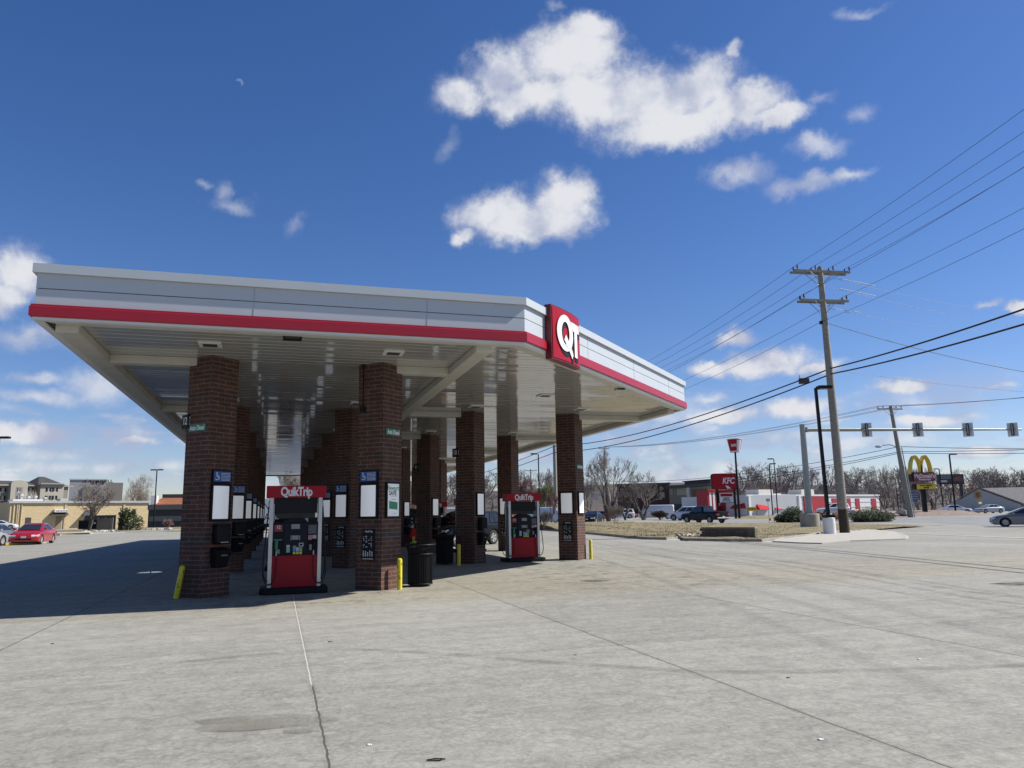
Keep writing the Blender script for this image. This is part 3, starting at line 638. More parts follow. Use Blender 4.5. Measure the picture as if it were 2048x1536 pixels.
# pump number flags on the outer corners
def make_flag(loc, rz, label, s):
    t = thing('pump_number_sign', label, 'number sign', loc, rz, 'pump number signs on column corners')
    MB().bb(-.03, .03, -.12, .12, 0, .28).build('box', m_black, t, bevel=.01)
    text_mesh('numeral', s, .26, m_white, t, face_M((0, -.121, .14), (0, -1, 0), (0, 0, 1)) @ Matrix.Scale(.14, 4, (1, 0, 0)), .001)
    text_mesh('numeral', s, .22, m_white, t, face_M((-.031, 0, .14), (-1, 0, 0)), .001, .004, .7)
    text_mesh('numeral', s, .22, m_white, t, face_M((.031, 0, .14), (1, 0, 0)), .001, .004, .7); return t
for st, k, num in ((0, 0, '12'), (1, 1, '10'), (0, 1, '8'), (1, 2, '6')):
    p = Vector((XL[st]-HW-DD-.04, ROWS[k]-.0, 0)); make_flag(cl(p.x+.03, p.y, 3.42), TH+rad(38), f'black number {num} sign on '+cdesc(st, k, -1), num)
# speaker hanging on a rod
q = G(727, 729.5, 4.90); t = thing('hanging_speaker', 'small black speaker hanging on a rod from the ceiling before the second column', 'speaker', (q.x, q.y, 3.82), TH)
mb = MB(); mb.cyl((0, 0, .12), (0, 0, 1.08), .012, n=8); mb.cyl((0, 0, 1.05), (0, 0, 1.08), .05, n=12); mb.build('rod', m_blackm, t)
mb = MB(); mb.lathe([(.001, 0), (.07, 0), (.075, .03), (.07, .12), (.02, .15), (.001, .15)], 16); mb.build('speaker_body', m_black, t, smooth=True)
for (px, py, lab, sx) in ((1240, 776, 'small floodlight box under the soffit near the sign corner', .28), (585, 673, 'flat black camera box under the soffit behind the long front fascia', .34)):
    q = G(px, py, 4.87); t = thing('soffit_fitting', lab, 'camera' if sx > .3 else 'floodlight', (q.x, q.y, 4.80), TH)
    MB().bb(-sx/2, sx/2, -.06, .08, 0, .07).build('housing', m_black if sx > .3 else m_alu, t, bevel=.01); MB().bb(-.02, .02, -.02, .02, .07, .104).build('bracket', m_blackm, t)
    MB().bb(-sx/2+.03, sx/2-.03, -.066, -.0605, .012, .058).build('lens', m_glass, t)
# ------------------------------------------------------------------ fuel dispensers
def make_pump(loc, rz, label, num):
    t = thing('fuel_dispenser', label, 'fuel pump', loc, rz, 'red QuikTrip fuel dispensers')
    mb = MB(); mb.prism([(x, y) for x, y in ((-.78, -.36), (-.66, -.48), (.66, -.48), (.78, -.36), (.78, .36), (.66, .48), (-.66, .48), (-.78, .36))], 0, .13); mb.build('base', m_black, t, bevel=.02)
    for sx in (-1, 1):
        mb = MB(); mb.bb(sx*.57-.045, sx*.57+.045, -.24, -.14, .13, 2.05).bb(sx*.57-.045, sx*.57+.045, .14, .24, .13, 2.05).bb(sx*.57-.035, sx*.57+.035, -.139, .139, .13, 1.72); mb.build('post', m_steel, t, bevel=.006)
    MB().bb(-.52, .52, -.22, .22, .13, .80).build('lower_cabinet', m_redface, t, bevel=.008)
    mb = MB(); mb.prism([(-.52, .80), (.52, .80), (.52, 1.50), (.28, 1.50), (.24, 1.55), (.12, 1.585), (-.12, 1.585), (-.24, 1.55), (-.28, 1.50), (-.52, 1.50)], -.23, .23, Matrix.Rotation(rad(90), 4, 'X')); mb.build('control_head', m_black, t, bevel=.008)
    mb = MB(); mb.bb(-.50, .50, -.17, .17, 1.70, 2.02); mb.build('upper_valance', m_blackm, t)
    mb = MB(); mb.bb(-.46, .46, -.03, .03, 1.585, 1.70); mb.build('crosspiece', m_dark, t)
    tp = MB().bb(-.70, .70, -.27, .27, 2.03, 2.29).build('topper', m_redface, t, bevel=.012)
    for s in (-1, 1): text_mesh('lettering', 'QuikTrip', .265, m_white, tp, face_M((0, s*.271, 2.155), (0, s, 0)), .003, .010, .80, spacing=.93)
    y = -.232
    def card(name, x0, x1, z0, z1, m, d=.008): return MB().bb(x0, x1, y-d, y+.001, z0, z1).build(name, m, t)
    MB().bb(-.27, .27, y-.02, y, .84, 1.49).build('centre_console', mat('console_navy', (.006, .008, .016), .5, spec=.25), t, bevel=.01); y -= .0205
    card('price_display', -.10, .10, 1.36, 1.46, m_lcd); card('screen', -.075, .075, 1.13, 1.22, m_lcd)
    for x in (-.105, .095): card('screen_key', x, x+.012, 1.12, 1.22, m_alu)
    card('card_reader', .085, .19, .98, 1.06, m_alu); card('card_slot', .105, .17, 1.0, 1.045, m_black, .011); card('keypad', -.05, .03, .94, 1.0, m_lcd)
    card('receipt_slot', -.20, -.12, .97, 1.02, m_alu); card('reader_label', -.20, -.12, .86, .965, mat('mint_label', (.25, .55, .42), .5), .006)
    for i, c in enumerate(((.12, .25, .62), (.55, .60, .70), (.36, .38, .22))):
        x = -.05+i*.075; card('fuel_grade', x, x+.066, .885, .965, mat('grade%d' % i, c, .5), .006); card('grade_button', x+.004, x+.062, .82, .875, mat('button_yellow', (.72, .66, .06), .4), .009)
    y += .0205
    n = card('number_plate', -.49, -.30, 1.31, 1.45, mat('plate_red', (.28, .03, .035), .4)); text_mesh('numeral', num, .10, m_white, n, face_M((-.395, y-.0085, 1.40), (0, -1, 0)), .001, .002)
    card('warning_card', .30, .49, 1.25, 1.44, mat('warning_grey', (.10, .105, .12), .5, 0, .6, 25)); card('pink_card', .30, .39, 1.12, 1.22, mat('pink_print', (.55, .22, .24), .5)); card('pale_card', .40, .49, 1.14, 1.22, mat('pale_print', (.60, .45, .45), .5))
    card('blue_label', -.49, -.30, 1.12, 1.145, mat('label_blue', (.12, .20, .34), .5)); card('fuel_label', -.44, -.35, .84, .93, mat('label_sage', (.22, .32, .22), .5)); card('notice_label', .33, .39, .90, 1.02, m_lcd)
    for sx, mm in ((-1, m_greenp), (1, m_black)):
        cx = sx*.43; mb = MB(); mb.tube([(cx, y-.02, 1.12), (cx, y-.06, 1.08), (cx, y-.07, .97), (cx, y-.05, .90)], [.022, .03, .028, .02], 8); mb.bb(cx-.035, cx+.035, y-.03, y, .93, 1.14); nz = mb.build('nozzle', mm, t, smooth=True)
        MB().cyl((cx, y-.05, .91), (cx, y-.055, .80), .016, n=8).build('swivel', m_alu, nz)
        for s2 in (-1, 1):
            yy = s2*.19; top = (sx*.62, yy, 1.97); pts = [top, (sx*.645, yy, 1.7), (sx*.68, yy-.02, 1.2), (sx*.72, s2*.25, .70), (sx*.72, s2*.30, .42), (sx*.66, s2*.32, .25), (sx*.56, s2*.325, .20), (sx*.46, s2*.32, .30), (cx, s2*.30, .52), (cx, s2*.285, .80)]
            sm = []
            for i in range(len(pts)-1):
                p0, p1, p2, p3 = (Vector(pts[max(i-1, 0)]), Vector(pts[i]), Vector(pts[i+1]), Vector(pts[min(i+2, len(pts)-1)]))
                for j in range(4): u = j/4; sm.append(.5*((2*p1)+(p2-p0)*u+(2*p0-5*p1+4*p2-p3)*u*u+(3*p1-p0-3*p2+p3)*u**3))
            sm.append(Vector(pts[-1])); hs_ = MB().tube(sm, .014, 7).build('hose', m_rubber, t, smooth=True)
            MB().cyl((sx*.62, yy, 1.84), (sx*.62, yy, 1.93), .026, n=10).build('breakaway', m_alu, hs_)
    t.scale = (.87, .90, .965); return t
pump0 = None; nums = {}
for st in (0, 1):
    for k in range(7):
        if st and not k: continue
        rn, on = island_name(st, k); lab = f'{on} red fuel pump of the {rn} between two brick columns'
        if (st, k) == (0, 0): lab = 'red QuikTrip fuel pump numbered 12 at the front between two big brick columns'
        if (st, k) == (1, 1): lab = 'red QuikTrip fuel pump with blue sky behind it, beside the rightmost column'
        l = cl(XL[st], ROWS[k])
        if pump0 is None: pump0 = make_pump(l, TH, lab, '12')
        else: dup(pump0, l, TH, lab)
# ------------------------------------------------------------------ bollards and bins
bp_ = None
def bollard(px, py, lab, lean=0.0, h=.66, z=0):
    global bp_
    p = G(px, py)
    if bp_ is None:
        bp_ = thing('bollard', lab, 'bollard', p, 0, 'yellow steel bollards'); MB().lathe([(.054, 0), (.054, .60), (.048, .632), (.026, .648), (.001, .65)], 18).build('post', m_yellow, bp_, smooth=True)
        mb = MB(); R = random.Random(2)
        for i in range(7):
            a = R.uniform(-2.6, -.6); z = R.uniform(.1, .55); s = R.uniform(.01, .022); mb.add([((.0552)*math.cos(a+u*s*12), .0552*math.sin(a+u*s*12), z+v*s*1.6) for u, v in ((-1, -1), (1, -.4), (.8, 1), (-.6, .8))], [(0, 1, 2, 3)])
        mb.build('chipped_paint', m_rust, bp_); o = bp_
    else: o = dup(bp_, p, R0.uniform(0, 6), lab)
    if lean: o.rotation_euler = (0, rad(lean), 0)
    return o
R0 = random.Random(11)
bollard(799, 1179, 'upright yellow bollard casting its shadow on the second front column')
bollard(352, 1197, 'leaning yellow bollard with chipped paint beside the leftmost column', 9)
bollard(918, 1131, 'yellow bollard in the shade just left of the third front column')
bollard(1182, 1118, 'sunlit yellow bollard right of the rightmost column')
bollard(827, 1103, 'yellow bollard half hidden behind the slatted bin')
def bin_(p, lab, full=True):
    t = thing('litter_bin', lab, 'litter bin', p, .3)
    mb = MB(); n = 36
    for i in range(n):
        a = 2*math.pi*i/n; c, s = math.cos(a), math.sin(a)
        pts = [(.265, .04), (.265, .74), (.285, .82), (.325, .90)]
        mb.tube([(r*c, r*s, z) for r, z in pts], .012, 4)
    mb.build('slats', m_blackm, t)
    for r, z, w in ((.272, .06, .016), (.272, .70, .016), (.33, .905, .018)):
        pr = [(r+w*math.cos(a), z+w*math.sin(a)) for a in lin(0, 2*math.pi, 8)]; MB().lathe(pr, 36).build('hoop', m_blackm, t, smooth=True)
    MB().lathe([(.001, .03), (.24, .03), (.245, .84), (.22, .84), (.21, .10), (.001, .10)], 24).build('liner', m_black, t, smooth=True); return t
bin_(G(840, 1172), 'black slatted steel litter bin with flared rim beside the second front column')
b2 = dup(COL.objects[[o.name for o in COL.objects if o.name.startswith('litter_bin')][0]], G(889, 1129), 1.0, 'dark slatted bin standing in the shade left of the third front column')
# ------------------------------------------------------------------ vehicles
m_plate = mat('licence_plate', (.6, .6, .58), .4, 0, .05); m_lampr = mat('tail_lamp_red', (.40, .01, .015), .2, 0, 0); m_lampw = mat('head_lamp', (.75, .76, .78), .12, 0, 0)
def paint(n, c, r=.28): return mat('car_paint_'+n, c, r if n != 'black' else .3, .0 if n == 'black' else .15, .04, 2, coat=.8 if n != 'black' else .05, spec=.5 if n != 'black' else .25)
def wheel_mesh(R_, w, rimm=None):
    T = Matrix.Rotation(rad(90), 4, 'X')
    mb = MB(T); mb.lathe([(R_*.62, -w/2), (R_*.93, -w/2), (R_, -w/2+.03), (R_, w/2-.03), (R_*.93, w/2), (R_*.62, w/2), (R_*.60, 0)], 22); 
    mb2 = MB(T); mb2.lathe([(R_*.62, -w*.46), (R_*.64, -w*.50), (R_*.58, -w*.48), (R_*.56, -w*.15), (.001, -w*.12)], 22); mb2.lathe([(R_*.62, w*.46), (R_*.64, w*.50), (R_*.58, w*.48), (R_*.56, w*.15), (.001, w*.12)], 22)
    for s in (-1, 1):
        for i in range(5):
            a = 2*math.pi*i/5; mb2.box((R_*.30*math.cos(a), R_*.30*math.sin(a), s*w*.42), (R_*.58, R_*.17, .03), a)
        mb2.cyl((0, 0, s*w*.36), (0, 0, s*w*.47), R_*.13, n=10)
    return mb, mb2
def arc(cx, r, z0, n=9):
    a0 = math.asin(min(.99, (z0-r*.95)/(r*1.16)+.0)) if False else 0
    return [(cx+r*1.17*math.cos(t), r+r*1.17*math.sin(t)) for t in lin(math.pi, 0, n)]
SPEC = {
 'sedan': dict(L=4.7, W=.90, wr=.33, wx=(-1.40, 1.42), bot=.20, top=[(-2.34, .42), (-2.36, .62), (-2.30, .90), (-2.15, .99), (-1.6, 1.02), (-.5, 1.0), (.7, .97), (1.15, .94), (1.9, .83), (2.22, .70), (2.34, .52), (2.34, .30)], gb=(-1.95, 1.22, .98), gt=(-1.05, .20, 1.45), wt=.60, wb=.80, rz=(.88, .80)),
 'suv': dict(L=4.8, W=.94, wr=.37, wx=(-1.42, 1.45), bot=.26, top=[(-2.36, .45), (-2.40, .70), (-2.36, 1.08), (-2.2, 1.12), (-.5, 1.12), (.8, 1.10), (1.15, 1.07), (1.95, .98), (2.28, .82), (2.38, .60), (2.36, .36)], gb=(-2.30, 1.22, 1.08), gt=(-2.05, .35, 1.74), wt=.70, wb=.86, rz=(1.0, .95)),
 'pickup': dict(L=5.9, W=1.0, wr=.42, wx=(-1.75, 1.85), bot=.42, top=[(-2.92, .60), (-2.95, .75), (-2.93, 1.28), (-2.85, 1.32), (-.8, 1.32), (.6, 1.24), (1.25, 1.20), (2.5, 1.12), (2.85, .98), (2.95, .70), (2.93, .50)], gb=(-.75, 1.40, 1.18), gt=(-.60, .62, 1.93), wt=.72, wb=.90, rz=(1.1, 1.05)),
 'van': dict(L=5.6, W=.98, wr=.36, wx=(-1.70, 1.85), bot=.30, top=[(-2.76, .45), (-2.78, .80), (-2.74, 2.05), (-2.60, 2.15), (.9, 2.15), (1.25, 2.02), (1.95, 1.32), (2.55, 1.10), (2.76, .85), (2.76, .45)], gb=None, wt=.8, wb=.9, rz=(1.2, .95)),
}
def vehicle(kind, pm, loc, rz, label, cat, name, parts=True, plate=True, group=None, glass_rear=True):
    S = SPEC[kind]; t = thing(name, label, cat, loc, rz, group); w = S['W']; r = S['wr']; bot = S['bot']; top = S['top']
    lo = [(S['top'][0][0]+.05, bot+.02)]
    for cx in S['wx']: lo += [(cx-r*1.17, bot)] + [p for p in [(cx+r*1.17*math.cos(a), r+r*1.17*math.sin(a)) for a in lin(math.pi, 0, 10)] if p[1] > bot] + [(cx+r*1.17, bot)]
    lo += [(top[-1][0]-.06, bot+.02)]
    outl = lo + top[::-1]
    def lay(y, dx, dz): 
        L2 = max(abs(p[0]) for p in outl); out = []
        for i, (x, z) in enumerate(outl):
            if i >= len(lo) or i in (0, len(lo)-1): x2 = x-math.copysign(dx*(max(0, (abs(x)-L2+.8))/.8)**2, x); z2 = z-(dz if z > bot+.25 else 0)
            else: x2, z2 = x, z
            out.append((x2, y, z2))
        return out
    ys_ = [(-w, .20, .09), (-w+.03, .15, .05), (-w+.12, .09, .015), (-w*.5, .01, 0), (w*.5, .01, 0), (w-.12, .09, .015), (w-.03, .15, .05), (w, .20, .09)]
    n = len(outl); vs = []
    for y, dx, dz in ys_: vs += lay(y, dx, dz)
    fs = [(k*n+i, k*n+(i+1) % n, (k+1)*n+(i+1) % n, (k+1)*n+i) for k in range(7) for i in range(n)]+[tuple(range(n-1, -1, -1)), tuple(range(7*n, 8*n))]
    mb = MB(); mb.add(vs, fs)
    body = mb.build('body', pm, t, smooth=True)
    g = MB(); wins = []
    if S['gb']:
        (x0, x1, zb), (X0, X1, zt) = S['gb'], S['gt']; wb, wt = S['wb'], S['wt']
        mb = MB(); ring = lambda a, b, ww, z: [(a, -ww+.08, z), (a+.1, -ww, z), (b-.15, -ww, z), (b, -ww+.12, z), (b, ww-.12, z), (b-.15, ww, z), (a+.1, ww, z), (a, ww-.08, z)]
        rs = [ring(x0, x1, wb, zb-.04), ring(X0-.02, X1+.03, wt+.015, zt-.06), ring(X0+.12, X1-.14, wt-.10, zt)]; mb.add([p for q in rs for p in q], [(k*8+i, k*8+(i+1) % 8, (k+1)*8+(i+1) % 8, (k+1)*8+i) for k in range(2) for i in range(8)]+[tuple(range(16, 24))])
        mb.build('cabin', pm, t, smooth=True)
        A_ = lambda a, b, f: a+(b-a)*f
        def sp(s, u, v, o=.006): 
            xb, xt = A_(x0+.1, x1-.15, u), A_(X0+.08, X1-.12, u); return (A_(xb, xt, v), s*(A_(wb, wt+.015, v)+o), A_(zb, zt-.06, v))
        splits = [(.04, .30), (.33, .62), (.65, .955)] if kind == 'suv' else ([(.08, .42), (.46, .93)] if kind == 'pickup' else [(.13, .50), (.535, .94)])
        for s in (-1, 1):
            for (u0, u1) in splits:
                mb = MB(); mb.add([sp(s, u0, .08), sp(s, u1, .08), sp(s, u1 if u1 < .9 else u1-.02, .90), sp(s, u0 if u0 > .1 else u0+.03, .90)], [(0, 1, 2, 3) if s < 0 else (3, 2, 1, 0)]); mb.build('side_window', m_glass, t)
        for nm, xa, xb_, o in (('windscreen', x1, X1+.03, .008), ('rear_window', x0, X0-.02, -.008)):
            ww, wv = wb-.14, wt-.06; mb = MB(); mb.add([(A_(xa, xb_, .10)+o, -ww, A_(zb, zt-.06, .10)), (A_(xa, xb_, .10)+o, ww, A_(zb, zt-.06, .10)), (A_(xa, xb_, .93)+o, wv, A_(zb, zt-.06, .93)), (A_(xa, xb_, .93)+o, -wv, A_(zb, zt-.06, .93))], [(0, 1, 2, 3)]); mb.build(nm, m_glass, t)
    else:
        for s in (-1, 1): MB().add([(1.05, s*(w+.004), 1.25), (1.85, s*(w-.02), 1.28), (1.30, s*(w-.04), 1.85), (1.05, s*(w-.03), 1.90)], [(0, 1, 2, 3)]).build('side_window', m_glass, t)
        MB().add([(1.93, -.80, 1.36), (1.93, .80, 1.36), (1.29, .74, 2.0), (1.29, -.74, 2.0)], [(0, 1, 2, 3)]).build('windscreen', m_glass, t)
        for s in (-1, 1): MB().add([(-2.765, s*.12, 1.35), (-2.765, s*.72, 1.35), (-2.755, s*.70, 1.85), (-2.755, s*.12, 1.85)], [(0, 1, 2, 3)]).build('rear_window', m_glass, t)
    tm, rm = wheel_mesh(r, .22)
    first = None
    for cx in S['wx']:
        for s in (-1, 1):
            if first is None:
                o = tm.build('wheel', m_rubber, t, smooth=True); rr = rm.build('rim', m_alu, o, smooth=True); first = (o, rr)
            else:
                o = first[0].copy(); COL.objects.link(o); o.parent = t; rr = first[1].copy(); COL.objects.link(rr); rr.parent = o
            o.location = (cx, s*(w-.12), r)
    MB().bb(S['top'][0][0]+.25, S['top'][-1][0]-.25, -w+.24, w-.24, bot-.04, bot+.5).build('underbody', m_black, t)
    if parts:
        xf = top[-1][0]; xr = top[0][0]; zh, zt2 = S['rz'][1], S['rz'][0]
        def skin(z, front): 
            best = None
            for i in range(len(top)-1):
                a, b = top[i], top[i+1]
                if (a[1]-z)*(b[1]-z) <= 0 and abs(a[1]-b[1]) > 1e-6 and ((a[0] > 0) == front):
                    f = (z-a[1])/(b[1]-a[1]); best = a[0]+(b[0]-a[0])*f
            return best if best is not None else (xf if front else xr)
        for s in (-1, 1):
            zc = zh-.20; x = skin(zc, True); mb = MB(); mb.add([(x-.02, s*(w*.52), zc-.07), (x+.01, s*(w*.52), zc+.06), (x-.26, s*(w-.005), zc+.09), (x-.26, s*(w-.0), zc-.04), (x+.03, s*(w*.52), zc-.07), (x+.03, s*(w*.52), zc+.04), (x-.10, s*(w-.03), zc+.06), (x-.10, s*(w-.03), zc-.05)], [(4, 5, 6, 7), (5, 1, 2, 6), (7, 6, 2, 3), (0, 4, 7, 3)]); mb.build('headlight', m_lampw, t)
            zc = zt2-.14; x = skin(zc, False); MB().bb(x-.015, x+.18, min(s*(w*.62), s*(w-.02)), max(s*(w*.62), s*(w-.02)), zc-.10, zc+.09).build('tail_light', m_lampr, t, bevel=.01)
            if S['gb']: MB().bb(S['gb'][1]-.38, S['gb'][1]-.22, min(s*(w-.04), s*(w+.14)), max(s*(w-.04), s*(w+.14)), S['gb'][2]+.0, S['gb'][2]+.13).build('mirror', pm, t, bevel=.02)
        if plate:
            x = skin(.52, True); MB().bb(x-.02, x+.015, -.15, .15, .46, .60).build('licence_plate', m_plate, t)
            x = skin(.70, False); MB().bb(x-.015, x+.02, -.15, .15, .64, .78).build('licence_plate', m_plate, t)
        x = skin(.42, True); MB().bb(x-.06, x+.008, -w*.55, w*.55, .34 if kind != 'pickup' else .6, .44 if kind != 'pickup' else .72).build('grille', m_black, t, bevel=.01)
        if kind in ('pickup', 'suv'): x = skin(.6, False); MB().bb(x-.10, x+.05, -w+.08, w-.08, .52, .66).build('rear_bumper', m_alu, t, bevel=.02)
        for s in (-1, 1):
            for x in ((-.25,) if kind != 'van' else (.9, -.4)): MB().bb(x-.18, x-.04, min(s*(w-.0), s*(w+.012)), max(s*w, s*(w+.012)), .82 if kind == 'sedan' else .95, .845 if kind == 'sedan' else .975).build('door_handle', m_alu, t)
    return t
def F(px, Y, dz=0.0):
    p = P(px, 1020, Y); return Vector((p.x, Y, gz(p.x, Y)+dz))
SUVW = paint('white', (.72, .73, .74)); PB = paint('black', (.006, .006, .008)); PR = paint('red', (.42, .012, .022)); PG = paint('grey', (.16, .17, .18)); PS = paint('silver', (.36, .38, .40))
vehicle('sedan', PR, F(72, 54.5), rad(-73), 'red sedan parked facing the camera at the left edge of the forecourt', 'car', 'parked_car')
vehicle('sedan', PG, F(-8, 54), rad(98), 'grey sedan seen from behind beside the red car, cut by the photo edge', 'car', 'parked_car')
vehicle('sedan', PS, F(-42, 50), rad(95), 'silver car corner at the extreme left edge in front of the grey sedan', 'car', 'parked_car')
vehicle('sedan', SUVW, F(7, 128, .4), rad(20), 'small white car far off by the hotel, left edge', 'car', 'parked_car', parts=False)
vehicle('pickup', PB, F(1408, 87), rad(120), 'black pickup truck driving away on the road before the KFC sign', 'pickup truck', 'pickup_truck')
vehicle('suv', SUVW, F(1374, 97), rad(140), 'white sport utility car half hidden behind the black pickup', 'car', 'parked_car')
vehicle('van', SUVW, F(1312, 118), rad(168), 'white delivery van with roof vent facing left beyond the verge', 'van', 'delivery_van')
vehicle('sedan', PB, F(1184, 92), rad(-112), 'black car facing the camera beyond the sign post right of the columns', 'car', 'parked_car')
vehicle('sedan', PR, F(1200, 140), rad(150), 'low red car peeping out behind the black car', 'car', 'parked_car', parts=False)
vehicle('sedan', PR, F(1259, 152), rad(-85), 'small red car parked beneath the bare trees', 'car', 'parked_car', parts=False)
vehicle('suv', SUVW, F(1242, 140), rad(180), 'small white car parked left of the red car beneath the bare trees', 'car', 'parked_car', parts=False)
vehicle('van', SUVW, F(1097, 103), rad(-18), 'white van parked behind the small bare tree left of the rightmost column', 'van', 'delivery_van')
vehicle('suv', SUVW, F(1666, 118, .25), rad(180), 'white estate car parked before the red panels of the KFC building', 'car', 'parked_car')
vehicle('sedan', PG, F(2051, 57.5), rad(152), 'silver grey sedan entering at the right edge of the road', 'car', 'sedan_car')
vehicle('sedan', SUVW, F(1912, 128), rad(-15), 'white car parked behind the mulch bed before the gabled building', 'car', 'parked_car', parts=False)
vehicle('sedan', PS, F(1978, 128), rad(-170), 'silver car parked right of the white car before the gabled building', 'car', 'parked_car', parts=False)
vehicle('suv', PB, F(925, 40), rad(-128), 'dark sport utility car filling up behind the third front column', 'car', 'parked_car')
# white box truck with lettering at the far end of the pump lanes
q = F(556, 84); t = thing('box_truck', 'white box truck with black lettering at the far end of the left pump row', 'truck', q, rad(-5))
MB().bb(-3.4, 3.0, -1.2, 1.2, .95, 3.6).build('cargo_box', m_white, t, bevel=.03); MB().bb(3.05, 4.9, -1.1, 1.1, .6, 2.5).build('cab', m_white, t, bevel=.15)
MB().bb(4.2, 4.915, -1.0, 1.0, 1.5, 2.2).build('windscreen', m_glass, t); MB().bb(-3.3, 4.2, -.5, .5, .55, .93).build('chassis', m_black, t)
for x in (-2.2, 3.9):
    for s in (-1, 1):
        a, b = wheel_mesh(.48, .3); o = a.build('wheel', m_rubber, t, smooth=True, loc=(x, s*.95, .48)); b.build('rim', m_alu, o)
text_mesh('lettering', 'ON', 1.15, m_black, t, face_M((-1.2, -1.203, 2.75), (0, -1, 0)), .002, .0, .8); text_mesh('lettering', 'A', 1.0, m_black, t, face_M((-.7, -1.203, 1.6), (0, -1, 0)), .002)
vehicle('van', SUVW, F(893, 66), rad(170), 'white van with dark windows seen between the columns behind the dark car', 'van', 'delivery_van')
vehicle('van', SUVW, F(620, 70), rad(160), 'white van standing beyond the pumps in the middle of the left lane', 'van', 'delivery_van')
# ------------------------------------------------------------------ poles
def vaxis(d): return Vector(d).normalized()
def insul(c, h=.30): return (c, h)
U1 = G(1690, 1068); ztop = P(1645, 536, U1.y).z
t = thing('utility_pole', 'tall weathered wooden utility pole with two crossarms at the street corner', 'utility pole', U1)
MB().cyl((0, 0, 0), (-.02, 0, 1.5), .30, .288, 18, False).build('tarred_butt', m_wooddark, t, smooth=True)
MB().cyl((-.02, 0, 1.5), (-.12, 0, ztop), .286, .17, 18).build('shaft', m_wood, t, smooth=True)
AD = Vector((.985, .17, 0)).normalized()
def crossarm(par, c, half, dbl=True, offsets=(), ins=.34, braces=True):
    c = Vector(c); ang = math.atan2(AD.y, AD.x); pd = Vector((-AD.y, AD.x, 0)); ws = []
    for s in ((-1, 1) if dbl else (1,)):
        q = c+pd*(s*.24); ca = MB().box(tuple(q), (half*2, .10, .14), ang).build('crossarm', m_wood, par)
    if braces:
        for s in (-1, 1):
            for d in (-1, 1): MB().cyl(c+AD*(s*half*.45)+pd*(d*.30)+Vector((0, 0, -.05)), c+pd*(d*.2)+Vector((0, 0, -.85)), .022, n=6).build('brace', m_galv, ca)
    for o in offsets:
        for d in ((-1, 1) if dbl else (1,)):
            q = c+AD*o+pd*(d*.24)+Vector((0, 0, .07)); MB().lathe([(.02, 0), (.02, .08), (.075, .10), (.05, .15), (.075, .19), (.05, .24), (.06, .29), (.03, ins), (.001, ins)], 8, tuple(q)).build('insulator', m_ins, ca)
        ws.append(c+AD*o+Vector((0, 0, ins+.05)))
    return ws
zA = P(1645, 545, U1.y).z; zB = P(1652, 603, U1.y).z
wa = crossarm(t, (-.12, 0, zA), 1.98, True, (-1.72, -.45, .80, 1.95)); wb_ = crossarm(t, (-.10, 0, zB), 1.66, True, (-1.45, 1.55))
MB().cyl((-.12, 0, ztop-.02), (-.12, 0, ztop+.10), .12, .09, 10).build('pole_cap', m_dark, t)
MB().bb(-.42, -.22, -.1, .1, P(1650, 645, U1.y).z-.1, P(1650, 645, U1.y).z+.1).build('bracket', m_blackm, t)
def wire(name, a, b, sag, r, label, group='overhead power lines', m=None, cat='cable', n=26):
    a, b = Vector(a), Vector(b); pts = [a.lerp(b, i/n)-Vector((0, 0, sag*4*(i/n)*(1-i/n))) for i in range(n+1)]
    o0 = pts[0].copy(); mb = MB(); mb.tube([p-o0 for p in pts], r, 5); o = mb.build(name, m or m_wirel, smooth=True); o.location = o0; tag(o, label, cat, group); return pts
U0 = Vector((U1.x+.04*55, U1.y-55, 0)); u3 = F(1112, 108); NP = ['first', 'second', 'third', 'fourth']
for i, w in enumerate(wa):
    p = U1+w; wire('power_line', p, U0+w, 1.0, .011, f'{NP[i]} from the left of the four top wires running to the upper right'); wire('power_line', p, Vector((u3.x, u3.y, 0))+w, 1.6, .013, f'{NP[i]} from the left of the four top wires running left behind canopy')
for i, w in enumerate(wb_):
    p = U1+w; wire('power_line', p, U0+w, 1.0, .011, f"{['left','right'][i]} wire of the lower crossarm running to the upper right"); wire('power_line', p, Vector((u3.x, u3.y, 0))+w, 1.5, .013, f"{['left','right'][i]} wire of the lower crossarm running left behind canopy")
zn = P(1650, 643, U1.y).z
wire('power_line', U1+Vector((-.3, 0, zn)), U0+Vector((-.3, 0, zn)), 1.0, .011, 'single neutral wire below the lower crossarm running to the upper right'); wire('power_line', U1+Vector((-.3, 0, zn)), u3+Vector((0, 0, zn)), 1.4, .013, 'single neutral wire below the lower crossarm running left behind the canopy')
for i, (py, pz3) in enumerate(((738, 10.9), (749, 10.0))):
    z = P(1660, py, U1.y).z; pc = U1+Vector((-.05, -.27, z)); q3 = Vector((u3.x, u3.y-.2, pz3)); nm = ['upper', 'lower'][i]
    wire('telephone_cable', pc, U0+Vector((-.3, -.25, z+(.45, -.35)[i])), 1.2, .045, nm+' thick black cable running from the tall pole to the right edge', 'thick black telephone cables', m_wire)
    wire('telephone_cable', pc, q3, 1.1, .045, nm+' thick black cable running from the tall pole down behind the rightmost column', 'thick black telephone cables', m_wire)
    wire('telephone_cable', q3, F(880, 200, 9.5-i), .6, .05, nm+' thick black cable seen between the third column pair', 'thick black telephone cables', m_wire)
q = P(1608, 762, U1.y+6); t = thing('splice_closure', 'small black box hanging on the thick cable left of the tall pole', 'cable box', q); MB().bb(-.35, .35, -.16, .16, -.2, .2).build('box', m_dark, t, bevel=.04); MB().cyl((-.3, 0, .2), (-.3, 0, .42), .02, n=6).build('hanger', m_blackm, t)
